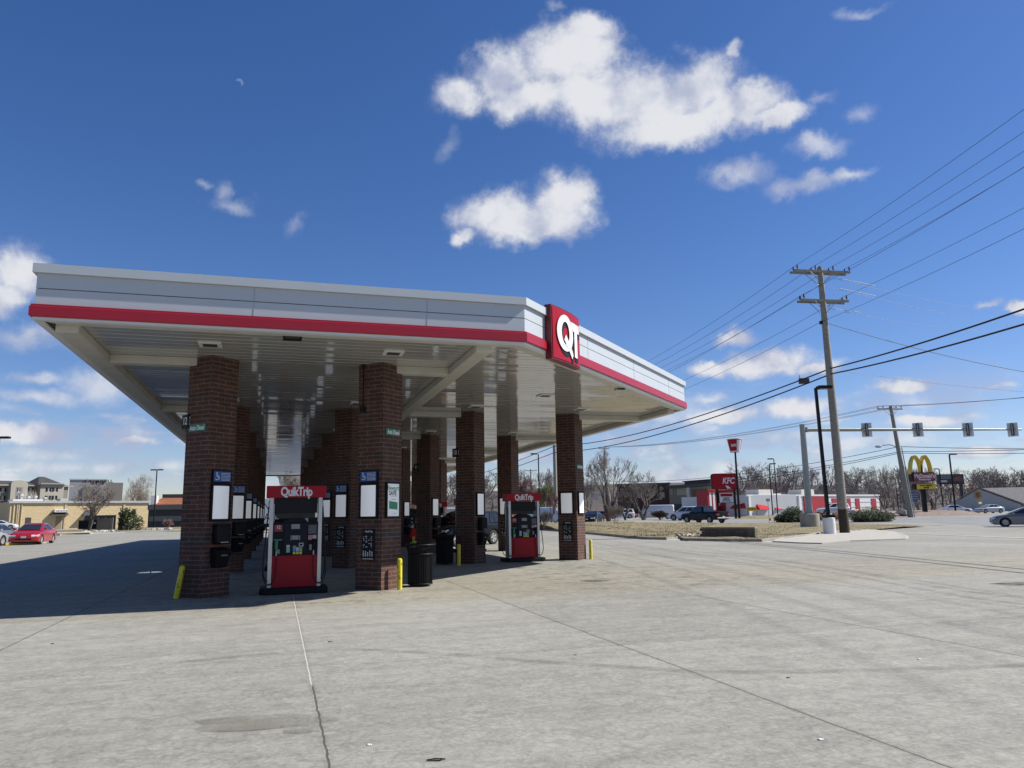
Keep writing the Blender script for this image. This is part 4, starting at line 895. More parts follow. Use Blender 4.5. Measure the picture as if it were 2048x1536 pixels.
# service drop and guys
wire('service_drop', U1+Vector((-.25, 0, zn)), P(2300, 770, 66), .9, .022, 'twisted dark service cable sloping from the tall pole to the right edge', 'service drops', m_wire)
wire('service_drop', U1+Vector((-.2, 0, P(1680, 737, U1.y).z)), P(2300, 792, 66), .5, .012, 'thin service wire from the thick cables level to the right edge', 'service drops')
for i, (py, ex, ey) in enumerate(((548, 1757, 573), (568, 1757, 593), (613, 1726, 626))):
    a = U1+Vector((-.3, 0, P(1652, py, U1.y).z)); b = P(ex, ey, U1.y+1.5); far_ = b+(b-a)*3.2
    wire('guy_wire', a, far_, .25, .009, ['uppermost', 'middle', 'lowest'][i]+' of the three short guy wires going right from the tall pole', 'guy wires'); 
    pp = MB(); o0 = a; pp.cyl((b-a)*.35, (b-a)*.95, .022, n=6); o = pp.build('guy_strain_rod', m_alu); o.location = a; tag(o, ['uppermost', 'middle', 'lowest'][i]+' white strain rod on the guy wires right of the tall pole', 'insulator rod', 'guy strain rods')
# pole behind the canopy, right pole, distant poles
def wood_pole(base, top, r0, r1, label, arms=(), AH=1.2, extra=None):
    t = thing('utility_pole', label, 'utility pole', base); v = Vector(top)-Vector(base); MB().cyl((0, 0, 0), v, r0, r1, 14).build('shaft', m_wood, t, smooth=True); ws = []
    for (f, half, offs_) in arms: ws.append([Vector(base)+q for q in crossarm(t, v*f+Vector((0, 0, 0)), half, False, offs_, .30)])
    return t, ws
wood_pole(u3-Vector((0, 0, .2)), u3+Vector((0, 0, 15.6)), .30, .2, 'wooden utility pole rising behind the canopy left of the rightmost column', ((.98, 1.9, (-1.7, -.4, .8, 1.9)),))
b2_ = F(1820, 94); t2 = P(1781, 812, 94); tp2, w2 = wood_pole(b2_, t2, .34, .20, 'leaning wooden utility pole with street lamp right of the signals', ((.975, 1.75, (-1.6, -.9, .9, 1.6)),))
f2 = F(1213, 175); t3 = Vector((f2.x, f2.y, P(1212, 893, 175).z)); tp3, w3 = wood_pole(f2, t3, .2, .14, 'far thin utility pole among the bare trees right of the columns', ((.97, 1.3, (-1.2, -.6, .6, 1.2)),))
R = random.Random(6)
for i in range(4):
    wire('power_line', w2[0][i], w3[0][i], 1.2, .02, f'{NP[i]} of the four far wires from the leaning pole to the distant pole'); wire('power_line', w2[0][i], P(2420, 752-3*i, 84), .6, .016, f'{NP[i]} of the four far wires from the leaning pole to the right edge')
for i, (py, pl, pr) in enumerate(((893, 962, 898), (903, 972, 890), (906, 980, 902))):
    a = P(1800, py, 94.3); wire('telephone_cable', a, P(1213, pl, 175), 1.5, .035, ['upper', 'middle', 'lower'][i]+' black cable from the leaning pole towards the KFC signs', 'far telephone cables', m_wire)
    wire('telephone_cable', a, P(2350, pr-6, 90), .3, .035, ['upper', 'middle', 'lower'][i]+' black cable from the leaning pole to the right edge', 'far telephone cables', m_wire)
v = (t2-b2_); mb = MB(); a = v*.62; mb.tube([a, a+Vector((-1.1, -.3, .35)), a+Vector((-2.2, -.5, .25))], .05, 6); la = mb.build('lamp_arm', m_galv, tp2); mb = MB(); mb.ball((a.x-2.7, a.y-.6, a.z+.12), .42, 10, 7, .4); mb.build('lamp_head', m_alu, la, smooth=True)
mb = MB(); mb.cyl(v*.0+Vector((.35, -.3, 0)), v*.62+Vector((.30, -.28, 0)), .06, n=6); mb.build('conduit', m_galv, tp2)
fp = F(1063, 190); wood_pole(fp, Vector((fp.x, fp.y, P(1063, 938, 190).z)), .22, .16, 'small distant utility pole with crossarm seen under the canopy edge', ((.97, 1.6, (-1.4, 0, 1.4)),))
fp = F(1226, 150); wood_pole(fp, Vector((fp.x-1.5, fp.y, P(1217, 935, 150).z)), .2, .15, 'tilted grey pole among the bare trees behind the bare bush')
# area lights
def area_light(base, top, label, d=1, double=False, r=.10, head=(.75, .34, .12), ped=None, hm=None):
    t = thing('lamp_post', label, 'lamp post', base); v = Vector(top)-Vector(base); h = 0
    if ped: MB().lathe([(ped[0], 0), (ped[0], ped[1]-.02), (ped[0]-.02, ped[1]), (.001, ped[1])], 24).build('pedestal', m_white, t, smooth=True); MB().bb(-.28, .28, -.28, .28, ped[1]+.002, ped[1]+.17).build('base_cover', m_black, t); h = ped[1]+.1
    u = v.normalized(); MB().cyl(u*h, v, r, r*.8, 4 if r > .09 else 8).build('pole', m_blackm, t)
    for s in ((-1, 1) if double else (d,)):
        c = v+Vector((s*(head[0]*.62), 0, .03)); hd = MB().box(tuple(c), head).build('lamp_head', m_blackm, t, bevel=.03)
        MB().box((c.x, c.y, c.z-head[2]/2-.006), (head[0]*.7, head[1]*.7, .02)).build('lens', m_lcd, hd)
    return t
b = G(1660, 1070); tpz = P(1632, 776, b.y); area_light(b, (b.x-.12, b.y, tpz.z), 'tall black lamp post on a white round pedestal beside the tall wooden pole', 1, r=.135, head=(.85, .55, .2), ped=(.36, 1.02))
for (bx, by_, tx, ty, Y, d, lab, dbl, r) in ((1079, 0, 1077, 908, 98, -1, 'black lamp post seen between the last column pair under the canopy', False, .09), (1545, 0, 1541, 928, 120, 1, 'shorter of the two black lamp posts beside the KFC sign', False, .10), (1555, 0, 1549, 918, 125, -1, 'taller of the two black lamp posts beside the KFC sign', False, .10),
        (1911, 0, 1897, 909, 105, 1, 'tall black lamp post before the gabled grey building', False, .13), (1887, 0, 1876, 938, 140, -1, 'thin black lamp post right of the golden arches sign', False, .12), (309, 0, 317, 940, 112, 1, 'brown twin headed lamp post left of the leftmost column', True, .10), (1797, 0, 1788, 958, 150, -1, 'far thin lamp post left of the leaning pole', False, .10)):
    b = F(bx, Y); area_light(b, (b.x+.0, b.y, P(tx, ty, Y).z), lab, d, dbl, r, (.9 if not dbl else .8, .4, .16))
b = F(-16, 60); area_light(b, (b.x, b.y, P(-4, 876, 60).z), 'brown lamp post cut off by the left edge of the photo', 1, False, .12, (.75, .4, .16))
# signal mast
b = G(1621, 1056); t = thing('traffic_signal_mast', 'grey steel signal mast with a long arm on a round concrete footing', 'signal mast', b); zt = P(1608, 850, b.y).z; za = P(1640, 859, b.y).z
MB().lathe([(.78, 0), (.78, 1.12), (.74, 1.16), (.001, 1.16)], 28).build('footing', m_conc, t, smooth=True)
MB().lathe([(.45, 1.17), (.45, 1.22), (.29, 1.23), (.27, 2), (.22, zt), (.23, zt+.06), (.001, zt+.09)], 20).build('mast', m_galv, t, smooth=True)
e = P(2043, 859, b.y+2)-b; MB().cyl((0, 0, za), (e.x, e.y, e.z), .17, .075, 14).build('arm', m_galv, t, smooth=True); MB().lathe([(.16, -.2), (.16, .2)], 4, (.35, 0, za)).build('arm_flange', m_galv, t)
for i in range(6): a = i*math.pi/3; MB().cyl((.37*math.cos(a), .37*math.sin(a), 1.16), (.37*math.cos(a), .37*math.sin(a), 1.36), .035, n=6).build('anchor_bolt', m_alu, t)
sg0 = None
for i, px in enumerate((1740, 1838.5, 1936.5, 2025)):
    f = (px-1618)/(2043-1618); p = b+Vector((0, 0, za))+(e-Vector((0, 0, za)))*f; lab = f"{['first','second','third','last'][i]} traffic signal head from the mast, hanging on the long arm"; R_ = rad((-22, -30, -34, -38)[i])
    if sg0 is None:
        sg0 = thing('traffic_signal', lab, 'traffic signal', p, R_, 'traffic signals on the mast arm'); MB().bb(-.11, .11, -.20, .14, -.52, .52).build('housing', m_blackm, sg0, bevel=.02)
        MB().bb(-.40, .40, .142, .15, -.60, .60).build('backplate', mat('signal_backplate', (.85, .86, .84), .5, 0, .08), sg0)
        for z in (-.38, 0, .38):
            mb = MB(); T = Matrix.Translation((0, .15, z)) @ Matrix.Rotation(rad(-90), 4, 'X'); n = 12; vs = [(.15*math.cos(math.pi*k/n-0), .15*math.sin(math.pi*k/n-0)*-1, zz) for zz in (0, .24) for k in range(n+1)]
            mb.add(vs, [(k, k+1, n+1+k+1, n+1+k) for k in range(n)], T); v_ = mb.build('visor', m_black, sg0); MB().cyl((0, .15, z), (0, .165, z), .13, n=14).build('lens', m_glass, v_)
        MB().bb(-.05, .05, -.24, -.16, -.45, .45).build('bracket', m_galv, sg0)
    else: dup(sg0, p, R_, lab)
# ------------------------------------------------------------------ trees
m_bark = mat('grey_bark', (.12, .10, .085), .95, 0, .3, 4); m_twig = mat('bare_twigs', (.20, .165, .15), .95, 0, .3, .8); m_twigr = mat('reddish_twigs', (.24, .14, .13), .95, 0, .3, .8)
m_twigl = mat('pale_twigs', (.30, .26, .22), .95, 0, .3, .8); m_twigg = mat('budding_twigs', (.19, .20, .09), .95, 0, .3, .8)
m_ever = mat('evergreen_needles', (.045, .065, .022), .85, 0, .5, 1.5); m_straw = mat('bronze_foliage', (.20, .13, .05), .9, 0, .4, 1.5)
def grow_tree(seed, H, spread=1.0, levels=5, kids=3, trunk_f=.28, r0=None, tw=.012, lean=0.0, multi=1, up=.25):
    R = random.Random(seed); tm, cm = MB(), MB(); r0 = r0 or H*.022
    def br(p, d, ln, r, lev):
        nseg = 3 if lev > 1 else 2; pts = [p]; dd = d.copy()
        for i in range(nseg):
            dd = (dd+Vector((R.gauss(0, .13), R.gauss(0, .13), R.gauss(.04, .07)))).normalized(); pts.append(pts[-1]+dd*ln/nseg)
        re = max(r*.60, tw*.6); rs = [r+(re-r)*i/nseg for i in range(nseg+1)]
        (tm if lev >= levels-1 else cm).tube(pts, rs, 7 if lev >= levels-1 else (4 if lev > 1 else 3), cap=False)
        if lev == 0: return
        nk = kids+(R.random() < .5)
        for k in range(nk):
            f = R.uniform(.45, 1.0) if k else 1.0
            i = min(nseg-1, int(f*nseg)); q = pts[i].lerp(pts[i+1], f*nseg-i); a = R.uniform(0, 6.283); tilt = R.uniform(.35, .95)*spread if k else R.uniform(.05, .35)
            u = dd.orthogonal().normalized(); w = dd.cross(u); nd_ = (dd*math.cos(tilt)+(u*math.cos(a)+w*math.sin(a))*math.sin(tilt)+Vector((0, 0, up))).normalized()
            br(q, nd_, ln*R.uniform(.58, .82), max(re*R.uniform(.6, .9), tw), lev-1)
    for m_ in range(multi):
        a = m_*2.3+R.random(); d = Vector((lean+(.35*math.cos(a) if multi > 1 else 0), (.35*math.sin(a) if multi > 1 else 0), 1)).normalized()
        br(Vector((0, 0, -.1)), d, H*trunk_f, r0, levels)
    return tm, cm
def fit(mbs, H, Wd=None):
    zs = [v[2] for mb in mbs for v in mb.v]; s = H/max(zs); xs_ = [abs(v[0]) for mb in mbs for v in mb.v]; sx = (Wd/2)/max(xs_) if Wd else s
    for mb in mbs: mb.v = [(v[0]*sx, v[1]*sx, v[2]*s) for v in mb.v]
def tree(base, H, Wd, label, seed, tw_m=None, name='bare_tree', group='bare trees', **k):
    tm, cm = grow_tree(seed, H, **k); fit((tm, cm), H, Wd); t = thing(name, label, 'tree' if 'tree' in name else 'shrub', base, 0, group)
    if tm.v: tm.build('trunk', m_bark, t, smooth=True)
    if cm.v: cm.build('crown', tw_m or m_twig, t)
    return t
def topz(px, py, Y): return P(px, py, Y).z
def tr(px, Y, top, wpx, label, seed, **k):
    b = F(px, Y); H = topz(px, top, Y)-b.z; return tree(b, H, wpx*Y/1500, label, seed, **k)
tr(1216, 100, 893, 118, 'large bare spreading tree right of the rightmost column', 1, tw_m=m_twigl, levels=7, kids=2, multi=4, trunk_f=.2, tw=.014, up=.10, spread=1.1)
tr(1287, 108, 938, 82, 'smaller dense bare tree between the large tree and the white van', 2, tw_m=m_twigl, levels=7, kids=2, multi=2, trunk_f=.22, tw=.012)
tr(1250, 112, 968, 70, 'low bare tree with several trunks beneath the large bare tree', 12, levels=5, multi=3, trunk_f=.25, tw=.02)
tr(1180, 128, 948, 55, 'bare tree close to the right side of the rightmost column', 3, levels=5, multi=2, tw=.022)
tr(1524, 165, 930, 84, 'rounded bare tree behind the KFC building roof', 4, levels=6, kids=2, multi=3, spread=1.2, tw=.022)
tr(1772, 128, 922, 62, 'bare tree standing behind the leaning utility pole', 5, tw_m=m_twigl, levels=6, kids=2, multi=3, tw=.018)
tr(1812, 130, 935, 40, 'slim bare tree left of the golden arches sign', 6, levels=5, tw=.02)
tr(1101, 78, 978, 46, 'small twiggy bare tree on the verge by the white van', 7, levels=6, trunk_f=.3, tw=.014, tw_m=m_twigr)
tr(1045, 170, 948, 70, 'reddish budding tree between the last column pair', 8, tw_m=m_twigr, levels=6, multi=2, tw=.03)
tr(1088, 165, 960, 52, 'greenish budding tree beside the lamp post under the canopy edge', 9, tw_m=m_twigg, levels=6, multi=2, tw=.035)
tr(1015, 175, 960, 46, 'bare tree seen close to the third column pair', 10, levels=5, multi=2, tw=.03)
tr(575, 120, 905, 90, 'bare tree seen through the far end of the left pump lane', 13, tw_m=m_twigl, levels=6, multi=2, tw=.02)
tr(181, 112, 955, 116, 'wide bare tree with dark leaning trunks before the tan brick building', 21, levels=7, kids=2, multi=3, trunk_f=.22, tw=.014, spread=1.2, up=.1)
tr(272, 170, 944, 72, 'tall rounded bare tree behind the tan brick building', 22, tw_m=m_twigl, levels=6, kids=3, multi=3, spread=1.1, up=.1, tw=.016)
tr(58, 185, 978, 26, 'white barked bare tree before the hotel wall', 23, tw_m=mat('white_bark', (.55, .52, .46), .8), levels=4, multi=3, tw=.04)
tr(337, 106, 1036, 20, 'round bare bush by the dark walled building', 24, tw_m=m_twigr, name='bare_shrub', group='bare shrubs', levels=5, multi=4, tw=.012, r0=.03)
tr(232, 175, 1000, 30, 'thin bare tree rising behind the roof of the tan brick building', 25, levels=5, tw=.02)
b = G(1231, 1058); tree(b+Vector((0, 0, .45)), 1.85, 1.9, 'bare vase shaped bush on the grass verge right of the rightmost column', 31, m_twigl, 'bare_shrub', 'bare shrubs', levels=5, multi=7, trunk_f=.45, r0=.02, tw=.006, up=.5, spread=.6)
b = F(1087, 66); tree(b+Vector((0, 0, .3)), 1.6, 1.9, 'straggly grey bush on the verge left of the rightmost column', 32, m_twig, 'bare_shrub', 'bare shrubs', levels=5, multi=6, r0=.02, tw=.008, up=.4)
b = F(1319, 104); tree(b+Vector((0, 0, .1)), 1.25, 2.6, 'low brown clipped bush before the white delivery van', 33, mat('brown_twigs', (.17, .10, .075), .95, 0, .3, .8), 'bare_shrub', 'bare shrubs', levels=5, multi=8, r0=.02, tw=.014)
# evergreens: many small leaf faces through an uneven volume
def evergreen(base, lobes, label, seed, m=None, n=2600, ls=.16, name='evergreen_shrub'):
    R = random.Random(seed); t = thing(name, label, 'shrub', base, 0, 'evergreen shrubs'); mb = MB()
    for k in range(n):
        cx, cy, cz, rx, ry, rz_ = lobes[R.randrange(len(lobes))]
        d = Vector((R.gauss(0, 1), R.gauss(0, 1), R.gauss(0, 1))).normalized()*(R.random()**.35)*(1+.13*math.sin(7*R.random())); p = Vector((cx+d.x*rx, cy+d.y*ry, max(.03, cz+d.z*rz_)))
        a = Vector((R.gauss(0, 1), R.gauss(0, 1), R.gauss(.3, 1))).normalized(); b_ = a.orthogonal().normalized(); s = ls*R.uniform(.5, 1.3)
        mb.add([p-b_*s*.25, p+b_*s*.25, p+a*s], [(0, 1, 2)])
    mb.build('foliage', m or m_ever, t); sb = MB(); 
    for i in range(5): a = i*1.3; sb.cyl((0, 0, -.1), (lobes[0][3]*.5*math.cos(a), lobes[0][4]*.5*math.sin(a), lobes[0][2]), .06, .02, 6)
    sb.build('stem', m_bark, t); return t
evergreen(F(1580, 86, .05), [(0, 0, .5, 1.5, 1.0, .75), (.3, 0, .95, 1.0, .8, .75), (-.9, .2, .35, .9, .8, .45), (1.1, 0, .35, .8, .8, .4)], 'dark spreading juniper left of the signal mast', 41, n=5200, ls=.22)
evergreen(F(1628, 88, .1), [(0, 0, .3, 1.9, .8, .38), (2.2, 0, .3, 1.7, .8, .33)], 'low bronze ground shrub around the foot of the signal mast', 42, m_straw, n=3200, ls=.2)
evergreen(F(1742, 84, -.12), [(0, 0, .85, 1.7, 1.2, .85), (1.3, 0, .6, 1.2, 1.0, .65), (-1.2, 0, .65, 1.2, 1.0, .7), (0, 0, .4, 2.2, 1.2, .4)], 'dark rounded clipped shrub right of the tall wooden pole', 43, n=6500, ls=.2)
evergreen(F(263, 106, .1), [(0, 0, 1.2, .9, .8, 1.3), (-.6, 0, 2.1, .5, .5, 1.0), (.9, .2, 1.0, .8, .7, 1.1), (-1.3, 0, 1.6, .35, .4, 1.5), (.3, 0, 2.3, .25, .3, .6)], 'ragged dark evergreen by the green utility box', 44, n=1500, ls=.34)
# wooded hillside
def hz(x, y): t = min(1, max(0, (y-215)/190)); return 17*t*t*(3-2*t)*(.75+.12*math.sin(x*.021)+.12*math.sin(x*.008+1))*min(1, max(.0, (x+95)/60))-.6
struct(grid_mesh('hillside', lin(-110, 620, 36), lin(212, 470, 20), hz, mat('leaf_litter', (.085, .07, .06), .95, 0, .3, .05)))
R = random.Random(77); kinds = []
for s in range(7):
    tm, cm = grow_tree(200+s, 12, levels=5, kids=2, trunk_f=.30, tw=.055, multi=1 if s % 2 else 2, spread=1.2, up=.06); fit((tm, cm), 12, R.uniform(10, 13)); vv = np.array(tm.v+cm.v); o = len(tm.v)
    kinds.append((vv, [f for f in tm.f]+[tuple(i+o for i in f) for f in cm.f]))
def wood(n, xr, yr, m, seed, hs=(.85, 1.25)):
    R = random.Random(seed); V, Fs = [], []; o = 0
    for i in range(n):
        x = R.uniform(*xr); y = yr[0]+(yr[1]-yr[0])*R.random()**1.3; vv, ff = kinds[R.randrange(7)]; s = R.uniform(*hs); a = R.uniform(0, 6.28); c, sn = math.cos(a), math.sin(a)
        x *= y/300; q = np.empty_like(vv); q[:, 0] = (vv[:, 0]*c-vv[:, 1]*sn)*s+x; q[:, 1] = (vv[:, 0]*sn+vv[:, 1]*c)*s+y; q[:, 2] = vv[:, 2]*s+(hz(x, y) if y > 214 else 0); V.append(q); Fs.append((ff, o)); o += len(vv)
    V = np.concatenate(V); mb = MB(); mb.v = V.tolist(); mb.f = [tuple(k+oo for k in f) for ff, oo in Fs for f in ff]; mb.mi = [0]*len(mb.f); return struct(mb.build('woodland', m), 'stuff')
m_far = mat('far_twigs', (.20, .175, .165), .95, 0, .35, .03, coords='Object'); m_farr = mat('far_budding_twigs', (.25, .15, .14), .95, 0, .35, .03)
wood(330, (86, 235), (226, 410), m_far, 5, (.58, .95)); wood(90, (-48, 16), (270, 410), m_far, 9, (.7, 1.0)); wood(22, (150, 225), (226, 330), m_farr, 6, (.7, 1.1))
tm, cm = None, None
# ------------------------------------------------------------------ buildings
m_tanb = brick_mat('tan_brick', (.52, .41, .235), (.47, .37, .20), (.42, .345, .22), .6, .2, .02, bump=.2, uv='UV')
class Bld:
    def __init__(s, name, label, pa, Ya, pb, Yb, depth, ztop, m, zbase=None, group=None, parapet=None, cat='building', dz=0.0):
        a, b = F(pa, Ya), F(pb, Yb); s.a, s.b = a, b; d = b-a; s.w = Vector((d.x, d.y, 0)).length; zb = min(a.z, b.z)+dz-.3; s.t = thing(name, label, cat, (a.x, a.y, zb), math.atan2(d.y, d.x), group)
        s.h = ztop-zb; s.zb = zb; s.depth = depth; s.pa, s.pb, s.Ya, s.Yb = pa, pb, Ya, Yb
        mb = MB(); uv = []
        for (p, q) in (((0, 0), (s.w, 0)), ((s.w, 0), (s.w, depth)), ((s.w, depth), (0, depth)), ((0, depth), (0, 0))):
            L_ = math.hypot(q[0]-p[0], q[1]-p[1]); mb.add([(*p, 0), (*q, 0), (*q, s.h), (*p, s.h)], [(0, 1, 2, 3)]); uv += [(0, 0), (L_, 0), (L_, s.h), (0, s.h)]
        mb.add([(0, 0, s.h), (s.w, 0, s.h), (s.w, depth, s.h), (0, depth, s.h)], [(0, 1, 2, 3)]); uv += [(0, 0)]*4
        s.wall = mb.build('wall', m, s.t, uv=uv)
    def x(s, px):                                 # metres along the front wall seen at a pixel column
        d = ray(px, 1020); o = Vector((0, 0)); A = Vector((s.a.x, s.a.y)); u = Vector((s.b.x-s.a.x, s.b.y-s.a.y)).normalized(); e = Vector((d.x, d.y))
        den = e.x*u.y-e.y*u.x; return -(A.x*e.y-A.y*e.x)/(e.y*u.x-e.x*u.y) if abs(den) > 1e-9 else 0
    def z(s, px, py):
        x = s.x(px); Y = s.Ya+(s.Yb-s.Ya)*x/s.w; return P(px, py, Y).z-s.zb
    def part(s, name, x0, x1, z0, z1, m, out=.08, inn=0.0, par=None, bevel=0): 
        return MB().bb(x0, x1, -out, inn+.01, z0, z1).build(name, m, par or s.t, bevel=bevel)
    def rect(s, name, px0, px1, py0, py1, m, out=.08, inn=0.0, par=None):
        c = (px0+px1)/2; return s.part(name, s.x(px0), s.x(px1), s.z(c, py1), s.z(c, py0), m, out, inn, par)
m_canvas = mat('red_canvas', (.52, .02, .035), .8, 0, .08, 1, spec=.15)
# fried chicken restaurant
m_kw = mat('white_stucco', (.74, .75, .76), .8, 0, .05, .4); m_kr = mat('red_siding', (.40, .02, .035), .6, 0, .06)
K = Bld('restaurant', 'low white restaurant with red panels and red awnings behind the KFC signs', 1494, 138, 1760, 160, 16, P(1494, 990, 138).z, m_kw)
K.part('parapet_cap', -.1, K.w+.1, K.h-.22, K.h+.08, m_kw, .18)
for pz in (.42, .66): K.part('horizontal_reveal', 0, K.w, K.h*pz, K.h*pz+.10, m_trim, .07)
for px in (1496, 1520.5, 1562, 1597, 1612): K.part('pilaster', K.x(px), K.x(px)+.55, 0, K.h-.05, m_kw, .32)
K.rect('red_panel', 1608, 1651, 993, 1034, m_kr, .22)
for a, b in ((1665, 1674), (1694, 1702), (1712, 1720), (1744, 1753)): K.rect('red_panel', a, b, 997, 1034, m_kr, .12)
def awning(B, p0, p1, pt, pb, M=None):
    x0, x1 = B.x(p0), B.x(p1); c = (p0+p1)/2; z1, z0 = B.z(c, pt), B.z(c, pb); mb = MB(); mb.add([(x0+.1, -.12, z1), (x1-.1, -.12, z1), (x1+.1, -1.15, z0), (x0-.1, -1.15, z0), (x0-.1, -.12, z0), (x1+.1, -.12, z0)], [(0, 3, 2, 1), (0, 4, 3), (1, 2, 5), (3, 4, 5, 2)]); mb.build('awning', m_canvas, B.t)
    B.part('window', x0+.15, x1-.15, .6, z0-.02, m_black, .10)
awning(K, 1511, 1530, 1006, 1019); awning(K, 1543, 1562, 1006, 1019)
K2 = MB()
# slanted left face of the restaurant with its red lettering
xl = K.x(1452)-K.x(1494)
fl = F(1452, 143); fr = K.a; d = Vector((fr.x-fl.x, fr.y-fl.y, 0)); ang = math.atan2(d.y, d.x)-K.t.rotation_euler[2]
Mr = Matrix.Rotation(-K.t.rotation_euler[2], 4, 'Z') @ Matrix.Translation(Vector((fl.x-K.a.x, fl.y-K.a.y, 0))) @ Matrix.Rotation(math.atan2(d.y, d.x), 4, 'Z')
LW = d.length; mb = MB(Mr); mb.bb(0, LW-.02, 0, 12, 0, K.h-.02); mb.build('side_wing', mat('shaded_white_stucco', (.60, .62, .64), .8, 0, .05, .4), K.t)  # white stucco coloured greyer for the shade on this left face
mb = MB(Mr); mb.bb(-.1, LW, -.14, -.004, K.h-.25, K.h+.03); mb.build('parapet_cap', m_kw, K.t)
text_mesh('lettering', 'KFC', 1.5, m_redface, K.t, Mr @ face_M((LW*.62, -.02, K.h-.95), (0, -1, 0)), .02, .03, 1.0, .15)
mb = MB(Mr); mb.add([(LW*.45, -.02, 2.75), (LW*.92, -.02, 2.75), (LW*.97, -1.1, 1.75), (LW*.40, -1.1, 1.75), (LW*.40, -.02, 1.75), (LW*.97, -.02, 1.75)], [(0, 3, 2, 1), (0, 4, 3), (1, 2, 5), (3, 4, 5, 2)]); mb.build('awning', m_canvas, K.t)
MB(Mr).bb(LW*.48, LW*.88, -.03, -.002, .5, 1.74).build('window', m_black, K.t)
for (a, b, t0, t1) in ((1546, 1575, 978, 989.5), (1577, 1592, 986, 990.5), (1632, 1658, 978, 992), (1662, 1675, 988, 994.5)): MB().bb(K.x(a), K.x(b), 3, 6, K.h+.01, K.z((a+b)/2, t0)).build('rooftop_unit', m_beam, K.t, bevel=.05)
# striped tower
Tw = Bld('restaurant_tower', 'red and white striped tower at the left end of the restaurant', 1417, 140, 1452, 142, 3, P(1435, 981, 140).z, m_kr)
for a, b in ((1420, 1424), (1427, 1431)): Tw.rect('white_stripe', a, b, 984, 1020, m_white, .05)
Tw.rect('doorway', 1437, 1447, 1012, 1034, m_darkred, .03); Tw.part('cap', -.15, Tw.w+.15, Tw.h-.3, Tw.h+.1, m_redface, .2)
# yellow banner
q = F(1504, 132); z0 = P(1504, 1022, 132).z; t = thing('banner_sign', 'small yellow banner with red writing before the restaurant awnings', 'sign', q)
w = 1.55/2; MB().bb(-w, w, -.04, .04, z0-q.z, P(1504, 1014, 132).z-q.z).build('banner', m_yellow, t)
for s in (-1, 1): MB().cyl((s*w, 0, 0), (s*w, 0, z0-q.z+.5), .04, n=6).build('stake', m_blackm, t)
mb = MB(); R = random.Random(1); x = -w+.12
while x < w-.15: l = R.uniform(.1, .22); mb.bb(x, x+l, -.06, -.041, z0-q.z+.2, z0-q.z+R.uniform(.35, .55)); x += l+.06
mb.build('red_writing', m_redface, t)
# KFC pylon
Y = 108; q = F(1449, Y); zz = lambda py, px=1449: P(px, py, Y).z-q.z; xx = lambda px, py=960: P(px, py, Y).x-q.x
t = thing('pylon_sign', 'red KFC sign with white reader board on two black posts', 'sign', q)
mb = MB(); x0, x1, z0, z1 = xx(1422), xx(1474), zz(979), zz(947); c = .35
poly = [(x0+c, z0), (x1-c, z0), (x1-.1, z0+.1), (x1, z0+c), (x1, z1-c), (x1-.1, z1-.1), (x1-c, z1), (x0+c, z1), (x0+.1, z1-.1), (x0, z1-c), (x0, z0+c), (x0+.1, z0+.1)]
mb.prism(poly, -.30, .30, Matrix.Rotation(rad(90), 4, 'X')); sb_ = mb.build('sign_box', m_blackm, t)
mb = MB(); mb.prism([(x*1.0+(.09 if x < 0 else -.09), z+(.09 if z < (z0+z1)/2 else -.09)) for x, z in poly], .301, .33, Matrix.Rotation(rad(90), 4, 'X')); mb.build('sign_face', m_redface, sb_)
text_mesh('lettering', 'KFC', 1.15, m_white, sb_, face_M(((xx(1455)), -.335, (z0+z1)/2+.05), (0, -1, 0)), .01, .035, .80, .2)
mb = MB(); mb.prism([(xx(1452), z0+.10), (xx(1448.5), z0+.52), (xx(1454), z0+.50), (xx(1459.5), z0+.10)], .333, .34, Matrix.Rotation(rad(90), 4, 'X')); mb.build('white_sweep', m_white, sb_)
for px in (1432, 1467): mb = MB(); mb.bb(xx(px)-.13, xx(px)+.13, -.13, .13, 0, z0); mb.build('post', m_blackm, t)
mb = MB(); mb.bb(xx(1433.5), xx(1465.5), -.22, .22, zz(1006), zz(985)); mb.build('reader_box', m_blackm, t); rb = MB().bb(xx(1436), xx(1463.5), -.25, -.221, zz(1005), zz(986)).build('reader_board', m_white, t)
MB().bb(xx(1438), xx(1462), -.27, -.251, zz(993), zz(987.5)).build('red_header', m_redface, rb)
for s, py, sz in (('NOW', 996.2, .34), ('HIRING', 999.4, .30), ('UP TO $14', 1002.8, .28)): text_mesh('black_lettering', s, sz, m_black, rb, face_M((xx(1449.7), -.255, zz(py)), (0, -1, 0)), .003, .008, 1.0)
mb = MB(); mb.bb(xx(1434), xx(1466), -.2, .2, zz(984), zz(980)); mb.build('red_crossbar', m_redface, t)
